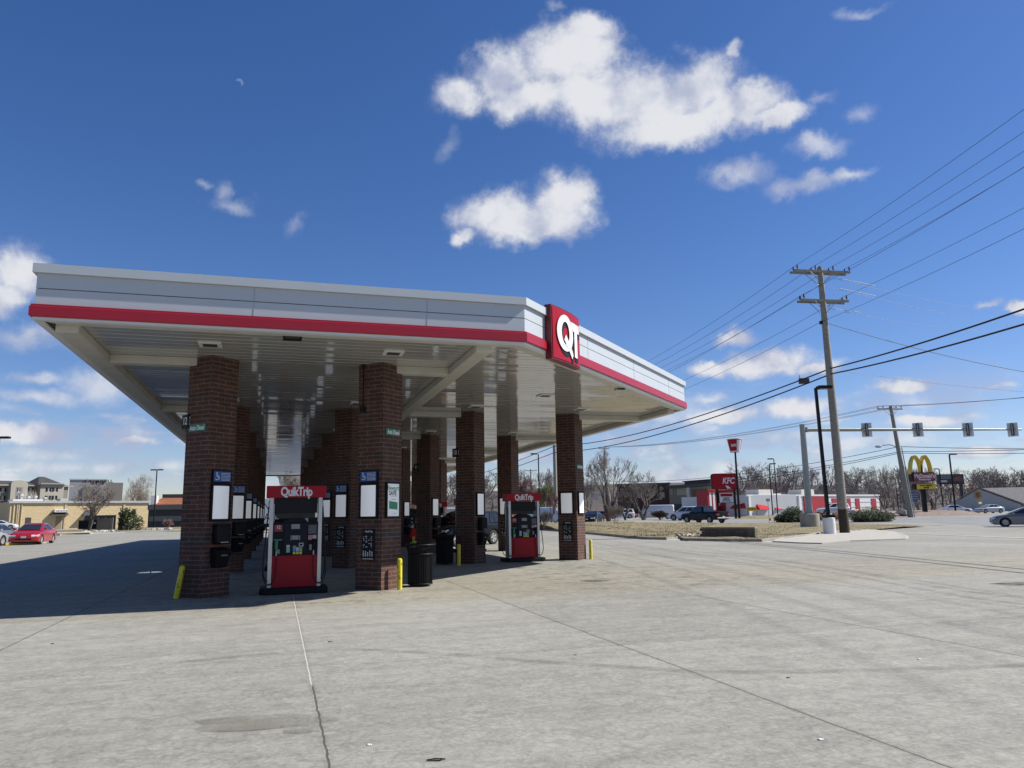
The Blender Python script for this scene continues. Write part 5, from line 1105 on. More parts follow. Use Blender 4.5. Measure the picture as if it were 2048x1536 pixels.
# bucket on a pole
Y = 104; q = F(1478, Y); zz = lambda py: P(1470, py, Y).z-q.z; m_px = Y/1530
t = thing('bucket_sign', 'red bucket shaped KFC sign on a tall black pole', 'sign', q); zb, zt_ = zz(904.5), zz(879); cx = (1467.5-1471.6)*m_px
MB().cyl((0, 0, 0), (0, 0, zb), .17, .12, 12).build('pole', m_blackm, t); prof = [(.001, zb), (.66, zb), (.98, zt_), (1.0, zt_), (1.0, zt_+.05), (.001, zt_+.05)]
bk = MB().lathe(prof, 28).build('bucket', m_redface, t, smooth=True)
mb = MB(); mb.lathe([(.665, zb), (.70, zb), (.715, zb+.16), (.68, zb+.16)], 28); mb.lathe([(1.0, zt_-.02), (1.025, zt_-.02), (1.025, zt_+.07), (1.0, zt_+.07)], 28); mb.build('white_rim', m_white, bk)
for i, ch in enumerate('KFC'):
    a = rad(-128+i*17); zc = (zb+zt_)/2; r_ = .84; n = (math.cos(a), math.sin(a), -.17); text_mesh('lettering', ch, .5, m_white, bk, face_M((r_*math.cos(a)*1.01, r_*math.sin(a)*1.01, zc), n), .01, .02)
for a0 in (-88,):
    mb = MB(); a1, a2 = rad(a0), rad(a0+44); zc = (zb+zt_)/2; vs = [(rr*math.cos(a), rr*math.sin(a), z) for z, rr in ((zb+.12, .72), (zt_-.1, .99)) for a in lin(a1, a2, 6)]; mb.add(vs, [(i, i+1, 7+i+1, 7+i) for i in range(6)]); mb.build('white_patch', m_white, bk)
# golden arches
Y = 104; q = F(1850, Y); zz = lambda py, px=1842: P(px, py, Y).z-q.z; xx = lambda px, py=950: P(px, py, Y).x-q.x; X90 = Matrix.Rotation(rad(90), 4, 'X')
t = thing('golden_arches_sign', 'yellow double arch over red McDonald\'s board and yellow reader board on a dark pole', 'sign', q)
t['label'] = 'yellow double arch over a red lettered board on a dark pole'
MB().bb(-.24, .24, -.24, .24, 0, zz(979)).build('pole', m_blackm, t)
mb = MB(); mb.bb(xx(1820), xx(1865), -.45, .35, zz(963), zz(945)); rb = mb.build('board', m_blackm, t); MB().bb(xx(1823.5), xx(1865), -.47, -.451, zz(962), zz(946)).build('board_face', mat('mac_red', (.33, .03, .045), .4, 0, .05), rb)
text_mesh('lettering', "McDonald's", .72, m_white, rb, face_M((xx(1845), -.475, zz(952.5)), (0, -1, 0)), .01, .02, .80); text_mesh('small_lettering', 'Restaurant', .42, m_white, rb, face_M((xx(1845), -.475, zz(959)), (0, -1, 0)), .01, .01, .9)
def archpts(cx, hw, z0, z1, tk):
    o, i_ = [], []
    for a in lin(0, math.pi, 24):
        o.append((cx-hw*math.copysign(abs(math.cos(a))**1.25, math.cos(a)), z0+(z1-z0)*math.sin(a)**.80)); h2 = hw-tk; i_.append((cx-h2*math.copysign(abs(math.cos(a))**1.25, math.cos(a)), z0+(z1-z0-tk*1.2)*math.sin(a)**.80))
    return o, i_
ax0, axm, ax1 = xx(1819), xx(1841.5), xx(1863)
for c0, c1 in ((ax0, axm+.12), (axm-.12, ax1)):
    o, i_ = archpts((c0+c1)/2, (c1-c0)/2, zz(948), zz(910.5), .26); mb = MB(); n = len(o)
    vs = [(x, y, z) for y in (-.40, .30) for x, z in o+i_[::-1]]; m2 = 2*n
    mb.add(vs, [(k, k+1, m2-2-k, m2-1-k) for k in range(n-1)]+[(m2+k+1, m2+k, 2*m2-1-k, 2*m2-2-k) for k in range(n-1)]+[(k+1, k, m2+k, m2+k+1) for k in range(m2-1)]); mb.build('arch', mat('arch_yellow', (.80, .56, .02), .35, 0, .05), t)
mb = MB(); mb.bb(xx(1824), xx(1866), -.38, .3, zz(979), zz(968)); rb = mb.build('reader_box', m_blackm, t); MB().bb(xx(1828), xx(1866), -.40, -.381, zz(978.3), zz(968.7)).build('reader_board', mat('reader_yellow', (.80, .60, .04), .4, 0, .04), rb)
text_mesh('black_lettering', 'NOW HIRING', .30, m_black, rb, face_M((xx(1847), -.405, zz(971.5)), (0, -1, 0)), .005, .012, .9); text_mesh('black_lettering', 'INSIDE', .28, m_black, rb, face_M((xx(1847), -.405, zz(975.6)), (0, -1, 0)), .005, .012, .9)
# oval sign, billboard
Y = 150; q = F(1829, Y); zz = lambda py: P(1829, py, Y).z-q.z; t = thing('oval_sign', 'dark blue oval sign with pale script below the golden arches', 'sign', q); MB().cyl((0, 0, 0), (0, 0, zz(1003)), .12, n=8).build('pole', m_galv, t)
mb = MB(); mb.prism([(1.35*math.cos(a), 1.0*math.sin(a)+(zz(983)+zz(1003))/2) for a in lin(0, 2*math.pi, 24)[:-1]], -.12, .12, X90); pl = mb.build('oval_plate', mat('slate_blue', (.07, .09, .16), .4), t)
mb = MB(); R = random.Random(3)
for i in range(3): zc = (zz(983)+zz(1003))/2+.45-i*.45; mb.tube([(-.9+.3*k, -.14, zc+.12*math.sin(k*2.1+i)) for k in range(7)], .05, 4)
mb.build('pale_script', m_alu, pl)
Y = 178; q = F(1926, Y); zz = lambda py: P(1926, py, Y).z-q.z; xx = lambda px: P(px, 955, Y).x-q.x; t = thing('billboard', 'dark roadside billboard with a reddish car picture on a single post', 'billboard', q)
MB().cyl((xx(1920), 0, 0), (xx(1920), 0, zz(966)), .38, n=10).build('post', m_dark, t); bx = MB().bb(xx(1874), xx(1926), -.3, .3, zz(967), zz(948)).build('panel', m_dark, t)
for i, z in enumerate((951.5, 955.5)): MB().bb(xx(1880), xx(1900), -.34, -.301, zz(z+1), zz(z-.6)).build('pale_lettering', m_galv, bx)
MB().bb(xx(1878), xx(1892), -.34, -.301, zz(964), zz(960)).build('cream_panel', m_beam, bx); mb = MB(); mb.prism([(xx(1903), zz(962)), (xx(1905), zz(957)), (xx(1911), zz(953)), (xx(1919), zz(953)), (xx(1925), zz(958)), (xx(1925), zz(963))], .302, .34, X90); mb.build('car_picture', mat('print_rust', (.22, .07, .05), .5, 0, .4, 1), bx)
MB().bb(xx(1874), xx(1926), -.5, .3, zz(968.5), zz(967)).build('catwalk', m_darkred, bx)
# gabled building
Y = 172; q = F(1893, Y, -.3); zz = lambda py, px=1960: P(px, py, Y).z-q.z; xx = lambda px: (px-1893)*.0966; t = thing('gabled_building', 'pale grey building with a low gable and a yellow round sign at the right edge', 'building', q, -rad(29))
m_sid = mat('pale_siding', (.42, .44, .47), .8, 0, .05, .5); m_shg = mat('grey_shingles', (.20, .20, .20), .9, 0, .25, 2)
pe = (xx(1893), zz(1012)); pk = (xx(1961), zz(978)); pr = (xx(2042), zz(1010)); mb = MB(); mb.prism([(pe[0]+.4, 0), (pr[0]-.4, 0), (pr[0]-.4, pr[1]), pk, (pe[0]+.4, pe[1])], -26, 0, X90); mb.build('wall', m_sid, t)
mb = MB(); mb.prism([(pe[0]-.3, pe[1]-.15), (pk[0], pk[1]+.12), (pr[0]+.3, pr[1]-.15), (pr[0]+.3, pr[1]+.10), (pk[0], pk[1]+.40), (pe[0]-.3, pe[1]+.10)], -26.3, .5, X90); mb.build('roof', m_shg, t)
mb = MB(); mb.bb(pk[0], pk[0]+40, 5, 20, 0, pr[1]); mb.build('rear_wing', m_sid, t); mb = MB(); mb.add([(pk[0]+2, 4.3, pr[1]-.1), (pk[0]+42, 4.3, pr[1]-.1), (pk[0]+42, 12.5, pk[1]+.35), (pk[0]+0, 12.5, pk[1]+.35), (pk[0]+42, 21, pr[1]), (pk[0]+0, 21, pr[1])], [(0, 1, 2, 3), (3, 2, 4, 5)]); mb.build('rear_roof', m_shg, t)
cx = xx(1958); zc = (zz(983)+zz(998))/2; mb = MB(); mb.prism([(cx+.62*x, zc+.85*z) for x, z in ((-1, -.6), (0, -1), (1, -.6), (1, .6), (0, 1), (-1, .6))], .0, .15, X90); so_ = mb.build('hex_sign', mat('ochre_sign', (.42, .24, .03), .4), t); text_mesh('numeral', '8', 1.3, mat('sign_dark_red', (.22, .03, .02), .5), so_, face_M((cx, -.16, zc), (0, -1, 0)), .01, .03)
MB().ball((xx(1961), -.2, zz(1006)), .34, 10, 6, .6).build('wall_lamp', mat('lit_lamp', (.85, .70, .25), .4, emit=.35), t); MB().bb(xx(1958), xx(1967), -.03, .0, zz(1027), zz(1013)).build('window', m_glass, t)
# rocks, mulch berm in front
def sheet(name, poly, m, z=.03, h=.0, kind='structure'):
    mb = MB(); mb.prism([(p.x, p.y) for p in poly], z-.4, z+h); return struct(mb.build(name, m), kind)
m_mulch = mat('pebble_mulch', (.24, .185, .15), .95, 0, .5, 2.2, .8, 20)
mb = MB(); vs = []; R = random.Random(4); xs_ = lin(1690, 1985, 40); NN = 8
for i, px in enumerate(xs_):
    for j in range(NN+1):
        Yb = 99+j*2.2; p = F(px, Yb); e = min(1, 4*min(i, 40-i)/40)*math.sin(math.pi*j/NN); vs.append((p.x, p.y, p.z-.02+.75*e+R.uniform(-.05, .05)*e))
mb.add(vs, [(i*(NN+1)+j, (i+1)*(NN+1)+j, (i+1)*(NN+1)+j+1, i*(NN+1)+j+1) for i in range(40) for j in range(NN)]); struct(mb.build('mulch_bank', m_mulch, smooth=True))
def bank(name, pxs, Y0, Y1, h, m, seed=1, n=30, NN=6):
    mb = MB(); vs = []; R = random.Random(seed)
    for i in range(n+1):
        px = pxs[0]+(pxs[1]-pxs[0])*i/n
        for j in range(NN+1):
            p = F(px, Y0+(Y1-Y0)*j/NN); e = min(1, 6*min(i, n-i)/n)*min(1, 2.5*math.sin(math.pi*j/NN)); vs.append((p.x, p.y, p.z-.03+h*e+R.uniform(-.03, .03)*e))
    mb.add(vs, [(i*(NN+1)+j, (i+1)*(NN+1)+j, (i+1)*(NN+1)+j+1, i*(NN+1)+j+1) for i in range(n) for j in range(NN)]); return struct(mb.build(name, m, smooth=True))
bank('restaurant_lawn', (1462, 1710), 99, 131, .30, m_grass, 2)
def rocks(name, base, label, n, spread, size, m, seed, group=None):
    R = random.Random(seed); t = MB()
    for i in range(n):
        x, y = R.uniform(-spread[0], spread[0]), R.uniform(-spread[1], spread[1]); s = R.uniform(.5, 1.2)*size; T = Matrix.Translation((x, y, s*.3)) @ Euler((R.uniform(-.4, .4), R.uniform(-.4, .4), R.uniform(0, 3))).to_matrix().to_4x4()
        v = [(R.uniform(.35, .6)*sx*s*1.3, R.uniform(.35, .6)*sy*s, R.uniform(.25, .45)*sz*s*.9) for sx in (-1, 1) for sy in (-1, 1) for sz in (-1, 1)]; t.add(v, [(0, 1, 3, 2), (4, 6, 7, 5), (0, 4, 5, 1), (2, 3, 7, 6), (0, 2, 6, 4), (1, 5, 7, 3)], T)
    o = t.build(name, m, bevel=size*.08); o.location = base; return struct(tag(o, label, 'rocks', group), 'stuff')
m_lime = mat('limestone', (.46, .42, .34), .9, 0, .25, 2)
# block retaining wall set in the verge
A_, B_ = G(1412, 1079), G(1522, 1080); A_ += Vector((0, .9, 0)); B_ += Vector((0, .9, 0)); d = B_-A_; t = thing('retaining_wall', 'low dark wall of stacked stone blocks set into the grass verge', 'wall', A_, math.atan2(d.y, d.x)); R = random.Random(9)
mb = MB(); Lw = d.length; 
for r_ in range(4):
    x = -.1*(r_ % 2)
    while x < Lw: l = R.uniform(.26, .42); mb.bb(x, min(x+l-.012, Lw), R.uniform(-.03, .0), .35, r_*.145, r_*.145+.135); x += l
mb.build('blocks', mat('grey_block', (.155, .14, .115), .95, 0, .35, 3, .5, 20), t); MB().bb(0, Lw, -.02, .40, .58, .65).build('cap_course', mat('tan_cap', (.34, .29, .2), .9, 0, .2), t)
rocks('rubble_pile', G(1392, 1078)+Vector((0, .7, .05)), 'tumbled pale stone rubble at the left end of the block wall', 60, (.75, .45), .26, m_lime, 3)
rocks('landscape_rocks', F(1752, 99, .25), 'pale boulders beneath the clipped shrub', 16, (4.2, 1.2), 1.0, m_lime, 5)
# small signs, cone flag, person
Y = 74; q = F(1195, Y); zz = lambda py: P(1195, py, Y).z-q.z; t = thing('road_sign', 'back of a small white road sign on a grey post right of the rightmost column', 'sign', q); MB().cyl((0, 0, 0), (-.05, 0, zz(987)), .035, n=8).build('post', m_galv, t); MB().bb(-.30, .20, .04, .06, zz(1000.5), zz(987)).build('plate', m_alu, t)
Y = 84; q = F(1537, 95); zz = lambda py: P(1537, py, 95).z-q.z; t = thing('road_sign', 'small white sign on a thin post before the red awnings', 'sign', q); MB().cyl((0, 0, 0), (0, 0, zz(998)), .04, n=6).build('post', m_galv, t); MB().bb(-.25, .25, -.06, -.04, zz(1003), zz(997)).build('plate', m_alu, t)
q = G(1547, 1056)+Vector((0, 1, .3)); t = thing('survey_flag', 'tiny orange marker flag in the grass left of the signal footing', 'marker flag', q); MB().cyl((0, 0, 0), (0, 0, .5), .015, n=5).build('wire_stem', m_galv, t); mb = MB(); mb.bb(0, .16, -.01, .01, .3, .5); mb.build('flag', mat('flag_orange', (.8, .12, .02), .6), t)
def person(base, label, H=1.72):
    t = thing('person', label, 'person', base, rad(20)); v = [(0, 0, .95), (0, .02, 1.20), (0, .0, 1.42), (0, -.03, 1.52), (0, -.05, 1.62), (0, -.05, 1.72), (-.20, 0, 1.42), (-.27, -.02, 1.15), (-.20, -.16, .98), (.20, 0, 1.42), (.27, -.03, 1.15), (.18, -.18, 1.0), (-.10, 0, .90), (-.12, -.06, .5), (-.12, .04, .08), (-.12, -.12, .03), (.10, 0, .90), (.13, .06, .5), (.13, .18, .10), (.13, .04, .03)]
    e = [(0, 1), (1, 2), (2, 3), (3, 4), (4, 5), (2, 6), (6, 7), (7, 8), (2, 9), (9, 10), (10, 11), (0, 12), (12, 13), (13, 14), (14, 15), (0, 16), (16, 17), (17, 18), (18, 19)]
    rs = [.16, .17, .17, .06, .10, .09, .08, .06, .045, .08, .06, .045, .11, .075, .05, .045, .11, .075, .05, .045]
    me = bpy.data.meshes.new('body'); me.from_pydata(v, e, []); o = bpy.data.objects.new('body', me); COL.objects.link(o); o.parent = t; sk = o.modifiers.new('skin', 'SKIN')
    for i, s in enumerate(me.skin_vertices[0].data): s.radius = (rs[i], rs[i]*.8)
    me.skin_vertices[0].data[0].use_root = True; o.modifiers.new('sub', 'SUBSURF').levels = 1; me.materials.append(mat('dark_coat', (.02, .02, .025), .8))
    MB().ball((0, -.05, 1.66), .12, 10, 7, 1.1).build('red_hood', mat('red_hood', (.35, .05, .04), .8), t, smooth=True); return t
person(F(1865, 108.5, .68), 'person in dark coat and red hat on the mulch bank by the arches sign')
# office block and its neighbour beyond the road
Ob = Bld('office_building', 'two storey beige office with dark flat roof left of the KFC sign', 1340, 168, 1428, 154, 3, P(1380, 973, 160).z, mat('beige_stucco', (.27, .235, .18), .85, 0, .06))
Ob.part('roof_fascia', -.4, Ob.w+.1, Ob.h-.1, Ob.h+.45, m_dark, .6); mb = MB(); mb.bb(Ob.x(1368), Ob.x(1418), .5, 2.6, Ob.h+.45, Ob.z(1395, 961)); mb.build('upper_roof', m_dark, Ob.t)
MB().bb(Ob.x(1366), Ob.x(1420), .2, 2.9, Ob.z(1395, 962), Ob.z(1395, 960)).build('roof_edge', m_black, Ob.t)
for a, b in ((1342, 1352), (1356, 1375)): Ob.rect('window', a, b, 976, 990, m_glass, .04)
Ob.rect('pilaster', 1377, 1383, 972, 1030, m_beam, .3); Ob.rect('brown_panel', 1386, 1416, 978, 1008, mat('brown_infill', (.17, .12, .075), .85, 0, .08), .05); Ob.rect('dark_ground_floor', 1342, 1372, 1008, 1032, m_dark, .05)
Nb = Bld('brick_building', 'dark red brick building half hidden by the bare trees', 1236, 175, 1340, 170, 20, P(1290, 970, 172).z, mat('dark_brick', (.085, .045, .04), .9, 0, .15, 1)); Nb.part('roof_fascia', -.4, Nb.w+.4, Nb.h-.1, Nb.h+.4, m_dark, .5)
for a in (1250, 1275, 1300, 1322): Nb.rect('window', a, a+9, 984, 996, m_glass, .04)
# ------------------------------------------------------------------ left background
LF = [G(*p) for p in ((-260, 1078), (-60, 1074), (60, 1072), (120, 1071), (180, 1068), (250, 1066), (330, 1064), (420, 1062), (520, 1061), (600, 1060))]
mb = MB()
def lawnL(name, y0, y1, z, m): return struct(strip_z(name, [p+Vector((0, y1, 0)) for p in LF], [p+Vector((0, y0, 0)) for p in LF], m, z))
def strip_z(name, far, near, m, z):
    mb = MB(); k = len(far); vs = [(p.x, p.y, z) for p in near]+[(p.x, p.y, z) for p in far]+[(p.x, p.y, -.02) for p in near]; mb.add(vs, [(i, i+1, k+i+1, k+i) for i in range(k-1)]+[(2*k+i, 2*k+i+1, i+1, i) for i in range(k-1)]); return mb.build(name, m)
lawnL('kerb', 0, .3, .15, m_gutter); lawnL('lawn', .3, 6, .16, m_grass); lawnL('footpath', 6, 13, .165, m_gutter); lawnL('lawn', 13, 60, .17, m_grass)
T_ = Bld('brick_store', 'long low tan brick building with white roof edge at the left', 20, 147, 297, 164, 25, P(160, 1003, 155).z, m_tanb)
T_.part('roof_fascia', -.3, T_.w+.3, T_.h-.30, T_.h+.12, m_alu, .35); mb = MB(); mb.bb(.5, T_.x(86), 1, 6, T_.h+.12, T_.h+.45); mb.build('white_membrane', m_white, T_.t)
for px in (27, 34, 37, 43): MB().cyl((T_.x(px), -.12, 0), (T_.x(px), -.12, T_.h-.2), .09, n=6).build('downpipe', m_tanb, T_.t)
for px in (129, 246): T_.part('pilaster', T_.x(px), T_.x(px)+.35, 0, T_.h-.3, m_tanb, .15)
T_.rect('door', 52.5, 64, 1035, 1058, m_dark, .05); T_.rect('door', 113, 125, 1033, 1058, mat('tan_door', (.30, .23, .15), .6), .05)
for a, b, pt, pb in ((100, 135, 1024, 1031), (163, 185, 1020, 1031)):
    x0, x1 = T_.x(a), T_.x(b); z1, z0 = T_.z((a+b)/2, pt), T_.z((a+b)/2, pb); mb = MB(); mb.add([(x0+.8, -.02, z1), (x1, -.02, z1), (x1, -1.4, z0), (x0, -1.4, z0), (x0, -.02, z0), (x1, -.02, z0)], [(0, 3, 2, 1), (0, 4, 3), (1, 2, 5), (3, 4, 5, 2)]); mb.build('awning', m_dark, T_.t)
sb2 = T_.rect('wall_sign', 107, 133, 1019, 1024.5, m_white, 1.2); mb = MB(); R = random.Random(8); x = T_.x(109); 
while x < T_.x(131): l = R.uniform(.12, .3); mb.bb(x, x+l, -1.22, -1.203, T_.z(120, 1023), T_.z(120, 1021)); x += l+.1
mb.build('small_writing', m_black, sb2)
for px, h in ((46, 1.5), (61, 1.0), (75, 1.1), (95, .8)): MB().lathe([(.001, 0), (.25, 0), (.25, h*.6), (.45, h*.7), (.35, h), (.001, h)], 10, (T_.x(px), 3, T_.h+.1)).build('roof_vent', m_alu, T_.t)
MB().bb(T_.x(129), T_.x(145), 4, 7, T_.h+.12, T_.z(137, 996)).build('rooftop_unit', mat('pale_green_unit', (.42, .50, .46), .6), T_.t)
# right of it: dark walled shop with clay roof
D_ = Bld('tiled_roof_shop', 'dark walled shop with orange clay tile roof left of the leftmost column', 297, 140, 392, 142, 15, P(340, 1010.5, 140).z, mat('charcoal_wall', (.035, .04, .045), .7, 0, .1))
D_.rect('pale_band', 300, 385, 1032, 1042, mat('grey_band', (.16, .18, .18), .7), .04); D_.rect('fascia', 296, 392, 1009, 1019, mat('slate_fascia', (.09, .10, .115), .6), .5); mb = MB()
zr0, zr1 = D_.h+.02, D_.z(340, 992); mb.add([(D_.x(303), -.3, zr0), (D_.w+2, -.3, zr0), (D_.w+2, 5, zr1), (D_.x(315), 5, zr1), (D_.x(303), 10, zr0), (D_.w+2, 10, zr0)], [(0, 1, 2, 3), (3, 2, 5, 4), (0, 3, 4)])
mt = brick_mat('clay_tiles', (.50, .20, .10), (.42, .16, .08), (.25, .10, .05), .35, .40, .03, bump=.6, uv='Object'); mb.build('tiled_roof', mat('clay_roof', (.46, .19, .10), .8, 0, .25, 3), D_.t)
for i in range(9): zt3 = zr0+(zr1-zr0)*i/9; yy = -.3+5.3*i/9; MB().bb(D_.x(303)+i*.12, D_.w+2, yy-.06, yy+.06, zt3, zt3+.07).build('tile_course', mt, D_.t)
MB().bb(D_.x(314), D_.w+2, 4.2, 6, zr1-.1, D_.z(340, 987)).build('ridge_box', m_dark, D_.t); MB().bb(.2, D_.x(311), .4, 2, D_.h, D_.z(302, 991)).build('white_chimney', m_white, D_.t)
# hotel
m_h1 = mat('hotel_putty', (.34, .32, .27), .85, 0, .04, .2); m_h2 = mat('hotel_taupe', (.215, .20, .175), .85, 0, .04, .2); m_h3 = mat('hotel_plum', (.135, .095, .095), .85, 0, .05, .2); m_hr = mat('dark_shingles', (.055, .055, .058), .9, 0, .2, .6)
H = Bld('hotel', 'four storey putty coloured hotel with dark hipped roof at the far left', -60, 205, 133, 225, 16, P(60, 969, 212).z, m_h2)
H.rect('plum_base', -60, 36, 1004, 1056, m_h3, .10); 
mb = MB(); e = 1.0; zr = H.h; zk = H.z(80, 953.5); mb.add([(-2, -e, zr), (H.w+e, -e, zr), (H.w+e, 16+e, zr), (-2, 16+e, zr), (H.w*.15, 8, zk-1.0), (H.w-9, 8, zk-1.0)], [(0, 1, 5, 4), (1, 2, 5), (2, 3, 4, 5), (3, 0, 4)]); mb.build('roof', m_hr, H.t)
mb = MB(); a, b = H.x(62), H.x(118); mb.add([(a, -3.0, zr+.1), (b, -3.0, zr+.1), (b, 8, zr+.1), (a, 8, zr+.1), ((a*.6+b*.4), 4.0, zk+.2), ((a*.4+b*.6), 4.0, zk+.2)], [(0, 1, 5, 4), (1, 2, 5), (2, 3, 4, 5), (3, 0, 4)]); mb.build('roof', m_hr, H.t)
H.part('eave', -2, H.w+1, zr-.25, zr+.05, m_h1, 1.0)
H.rect('projecting_bay', 70, 117, 967, 1056, m_h1, 2.2); H.rect('recessed_panel', 119, 131, 974, 1056, m_h2, .3)
x0, x1 = H.x(12), H.x(46); zc = H.z(29, 969); mb = MB(); mb.prism([(x0, 0), (x1, 0), (x1, zc)]+[((x0+x1)/2+(x1-x0)/2*math.cos(a), zc+1.1*math.sin(a)) for a in lin(0, math.pi, 12)[1:-1]]+[(x0, zc)], .0, 1.8, X90); mb.build('arched_bay', m_h1, H.t); H.part('arched_recess', x0+1.3, x1-1.3, 0, zc-.8, m_h2, 1.84, -1.7)
def hwin(pc, pr_, out, w=5.5, shut=True):
    c = H.x(pc); z1, z0 = H.z(pc, pr_-4.2), H.z(pc, pr_+4.2); wd = w*.5*.14; f = H.part('window', c-wd, c+wd, z0, z1, m_glass, out+.04, -out+.01); MB().bb(c-wd-.05, c+wd+.05, -out-.06, -out, z0-.12, z0).build('sill', m_white, f); MB().bb(c-.04, c+.04, -out-.06, -out-.04, z0, z1).build('mullion', m_white, f)
    if shut:
        for s in (-1, 1): MB().bb(c+s*(wd+.22)-.17, c+s*(wd+.22)+.17, -out-.05, -out, z0, z1).build('shutter', m_black, f)
for pr_ in (980, 996, 1013):
    for pc, o, sh in ((2, 0, True), (28, 1.84, False), (86.5, 2.2, True), (99.5, 2.2, True), (-14, 0, True)): hwin(pc, pr_, o, shut=sh)
    hwin(57, pr_, 0)
# grey hotel block behind
S_ = Bld('grey_hotel_block', 'plain grey upper storeys of a hotel behind the bare tree', 135, 300, 208, 306, 30, P(170, 958, 300).z, mat('cool_grey_wall', (.30, .31, .32), .85, 0, .03)); S_.rect('dark_wing', 162, 186, 974, 1000, m_h2, .5); S_.part('parapet_cap', -.2, S_.w+.2, S_.h-.3, S_.h+.2, m_alu, .3)
S_.rect('darker_return', 208, 243, 965, 1040, m_h2, -2, 20)
c = S_.x(191.5); text_mesh('lettering', 'SPRINGHILL', 1.5, m_blackm, S_.t, face_M((c, -.05, S_.z(191, 962.5)), (0, -1, 0)), .02, .04, 1.35); text_mesh('lettering', 'SUITES', 1.3, m_blackm, S_.t, face_M((c, -.05, S_.z(191, 966.5)), (0, -1, 0)), .02, .04, 1.2)
# dumpster enclosure, bins, utility box, rocks
q = F(172, 116); t = thing('waste_container', 'left one of two black waste containers under the bare tree', 'dumpster', F(177, 114, .17), .05, 'black waste containers'); mb = MB(); mb.bb(-.9, .9, -.8, .8, .15, 1.35); mb.build('bin_body', m_black, t, bevel=.04); MB().bb(-.93, .93, -.85, .85, 1.36, 1.45).build('lid', m_black, t); MB().bb(-.9, .9, -.86, -.81, .2, .3).build('lip', m_dark, t); MB().bb(.35, .6, -.83, -.81, .9, 1.15).build('label_plate', m_white, t)
dup(t, F(190, 114, .17), .05, 'right one of two black waste containers under the bare tree')
a = F(196, 113, .16); t = thing('timber_screen', 'weathered grey board fence screening the waste containers', 'fence', a, rad(3)); mb = MB(); w = F(226, 113).x-a.x
for i in range(int(w/.16)): mb.bb(i*.16, i*.16+.15, -.02, .02, .05, 1.72)
mb.build('boards', mat('weathered_boards', (.22, .205, .18), .9, 0, .2, 3), t)
for x in (0, w/2, w): MB().bb(x-.05, x+.05, .022, .12, 0, 1.8).build('post', m_wood, t)
a = F(170, 119, .16); t = thing('timber_screen', 'dark rear fence of the waste enclosure', 'fence', a, rad(2)); w = F(232, 119).x-a.x; MB().bb(0, w, -.03, .03, .05, 2.2).build('boards', m_dark, t)
for x in (0, w): MB().bb(x-.06, x+.06, -.1, -.031, 0, 2.3).build('post', m_wood, t)
t = thing('utility_box', 'dull green utility cabinet beside the ragged evergreen', 'utility cabinet', F(251, 108, .17), .1); MB().bb(-.68, .68, -.5, .5, .08, .98).build('cabinet', mat('cabinet_green', (.075, .12, .075), .5), t, bevel=.03); MB().bb(-.71, .71, -.53, .53, .981, 1.05).build('lid', mat('cabinet_green', (0, 0, 0)), t); MB().bb(-.75, .75, -.58, .58, 0, .08).build('plinth', m_conc, t); MB().bb(-.05, .15, -.51, -.501, .4, .6).build('label_plate', m_white, t)
m_snow = mat('pale_rock', (.62, .61, .58), .8, 0, .2, 2)
rocks('landscape_rocks', G(180, 1067)+Vector((0, 2, .15)), 'pale white rocks on the verge near the bare tree', 24, (2.2, .5), .26, m_snow, 6)
rocks('landscape_rocks', G(305, 1063)+Vector((0, 2, .15)), 'pile of grey and white rocks before the dark walled shop', 26, (1.7, .6), .38, mat('mixed_rock', (.36, .35, .34), .85, 0, .4, 1), 7)
# parking kerb with yellow end at the left
ka, kb = G(14, 1091), G(92, 1088); d = kb-ka; t = thing('kerb_island', 'low concrete kerb island with yellow painted end by the parked cars', 'kerb', ka, math.atan2(d.y, d.x)); MB().bb(.85, d.length, -.1, .75, 0, .15).build('kerb_stone', m_gutter, t, bevel=.03); MB().bb(-.15, .845, -.1, .75, 0, .155).build('painted_end', mat('kerb_yellow', (.62, .38, .03), .7, 0, .2, 4), t, bevel=.04)
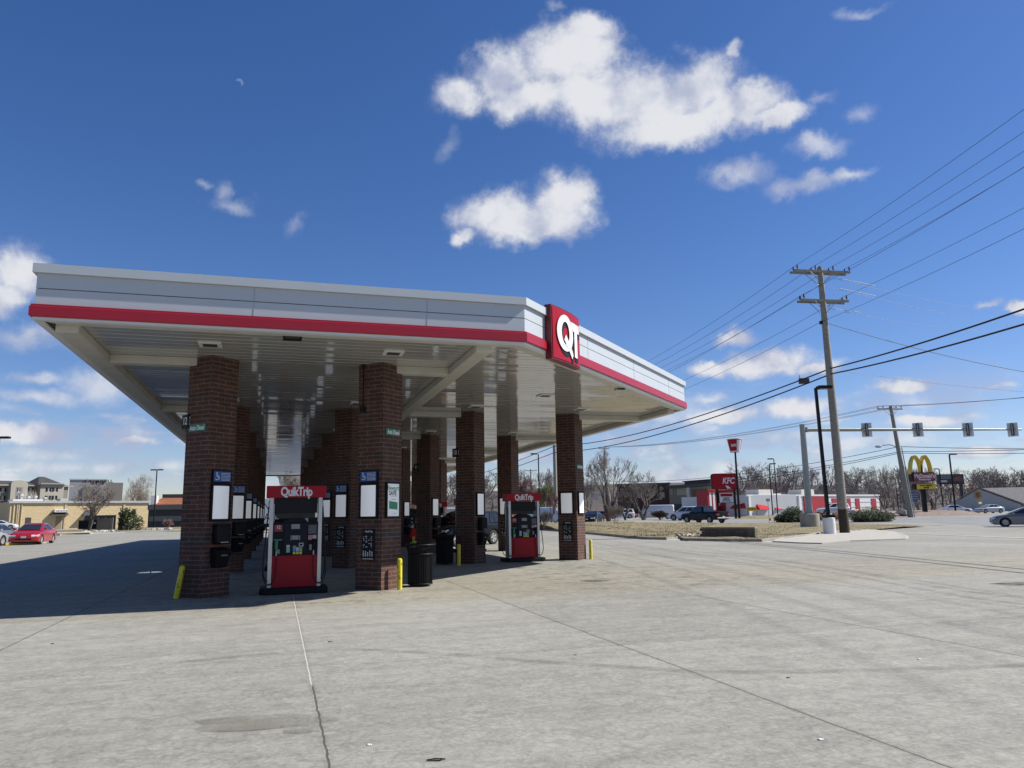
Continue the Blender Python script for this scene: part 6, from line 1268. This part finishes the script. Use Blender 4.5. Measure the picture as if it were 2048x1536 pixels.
# puddle in the shade, bits of litter
def puddle(px, py, rx, ry, label, m, z=.004):
    q = G(px, py); R = random.Random(px); mb = MB(); n = 36; mb.add([(rx*(1+.14*math.sin(3*a+1)+.07*math.sin(7*a))*math.cos(a), ry*(1+.2*math.sin(2*a))*math.sin(a), 0) for a in lin(0, 2*math.pi, n)[:-1]], [tuple(range(n))]); o = mb.build('puddle', m); o.location = (q.x, q.y, z); return struct(o)
puddle(297, 1145, .33, .30, '', mat('still_water', (.10, .12, .13), .04, 0, 0, spec=.9))
m_damp = alpha_mat('damp_stain', (.20, .185, .15), .55, 1.2)
puddle(520, 1445, .52, .24, '', m_damp, .010); puddle(600, 1463, .13, .06, '', m_damp, .011); puddle(1190, 1162, .35, .25, '', alpha_mat('oil_stain', (.05, .05, .05), .7, 3), .009); puddle(500, 1213, .30, .22, '', alpha_mat('oil_stain2', (.05, .05, .05), .5, 3), .009); puddle(2040, 1168, .6, .3, '', alpha_mat('oil_stain3', (.03, .03, .03), .8, 3), .009)
q = G(872, 1521); o = MB().tube([(.05*math.cos(a)+.012*math.sin(3*a), .018*math.sin(a), .006) for a in lin(.3, 6.0, 20)], .004, 6).build('rubber_loop', m_black, smooth=True); o.location = q; tag(o, 'small black rubber loop lying on the concrete near the bottom edge', 'litter')
R = random.Random(14)
for i, (px, py, s) in enumerate(((659, 1284, .02), (737, 1490, .014), (1576, 1356, .016), (1838, 1319, .018), (1150, 1310, .012), (1640, 1480, .018), (104, 1288, .018))):
    q = G(px, py); mb = MB(); mb.ball((0, 0, s*.25), s, 6, 4, .4); mb.ball((s*1.1, .3*s, s*.2), s*.6, 5, 4, .4); o = mb.build('pebble', m_dark if i % 2 == 0 else m_white); o.location = q
    tag(o, ['dark crumb on the concrete left of centre', 'pale pebble near the bottom left of centre', 'dark crumb right of the diagonal joint', 'pale pebble far right on the concrete', 'dark crumb in the middle of the concrete', 'pale pebble beside the diagonal joint at the lower right', 'dark crumb at the far left on the concrete'][i], 'pebble', 'crumbs and pebbles on the concrete')
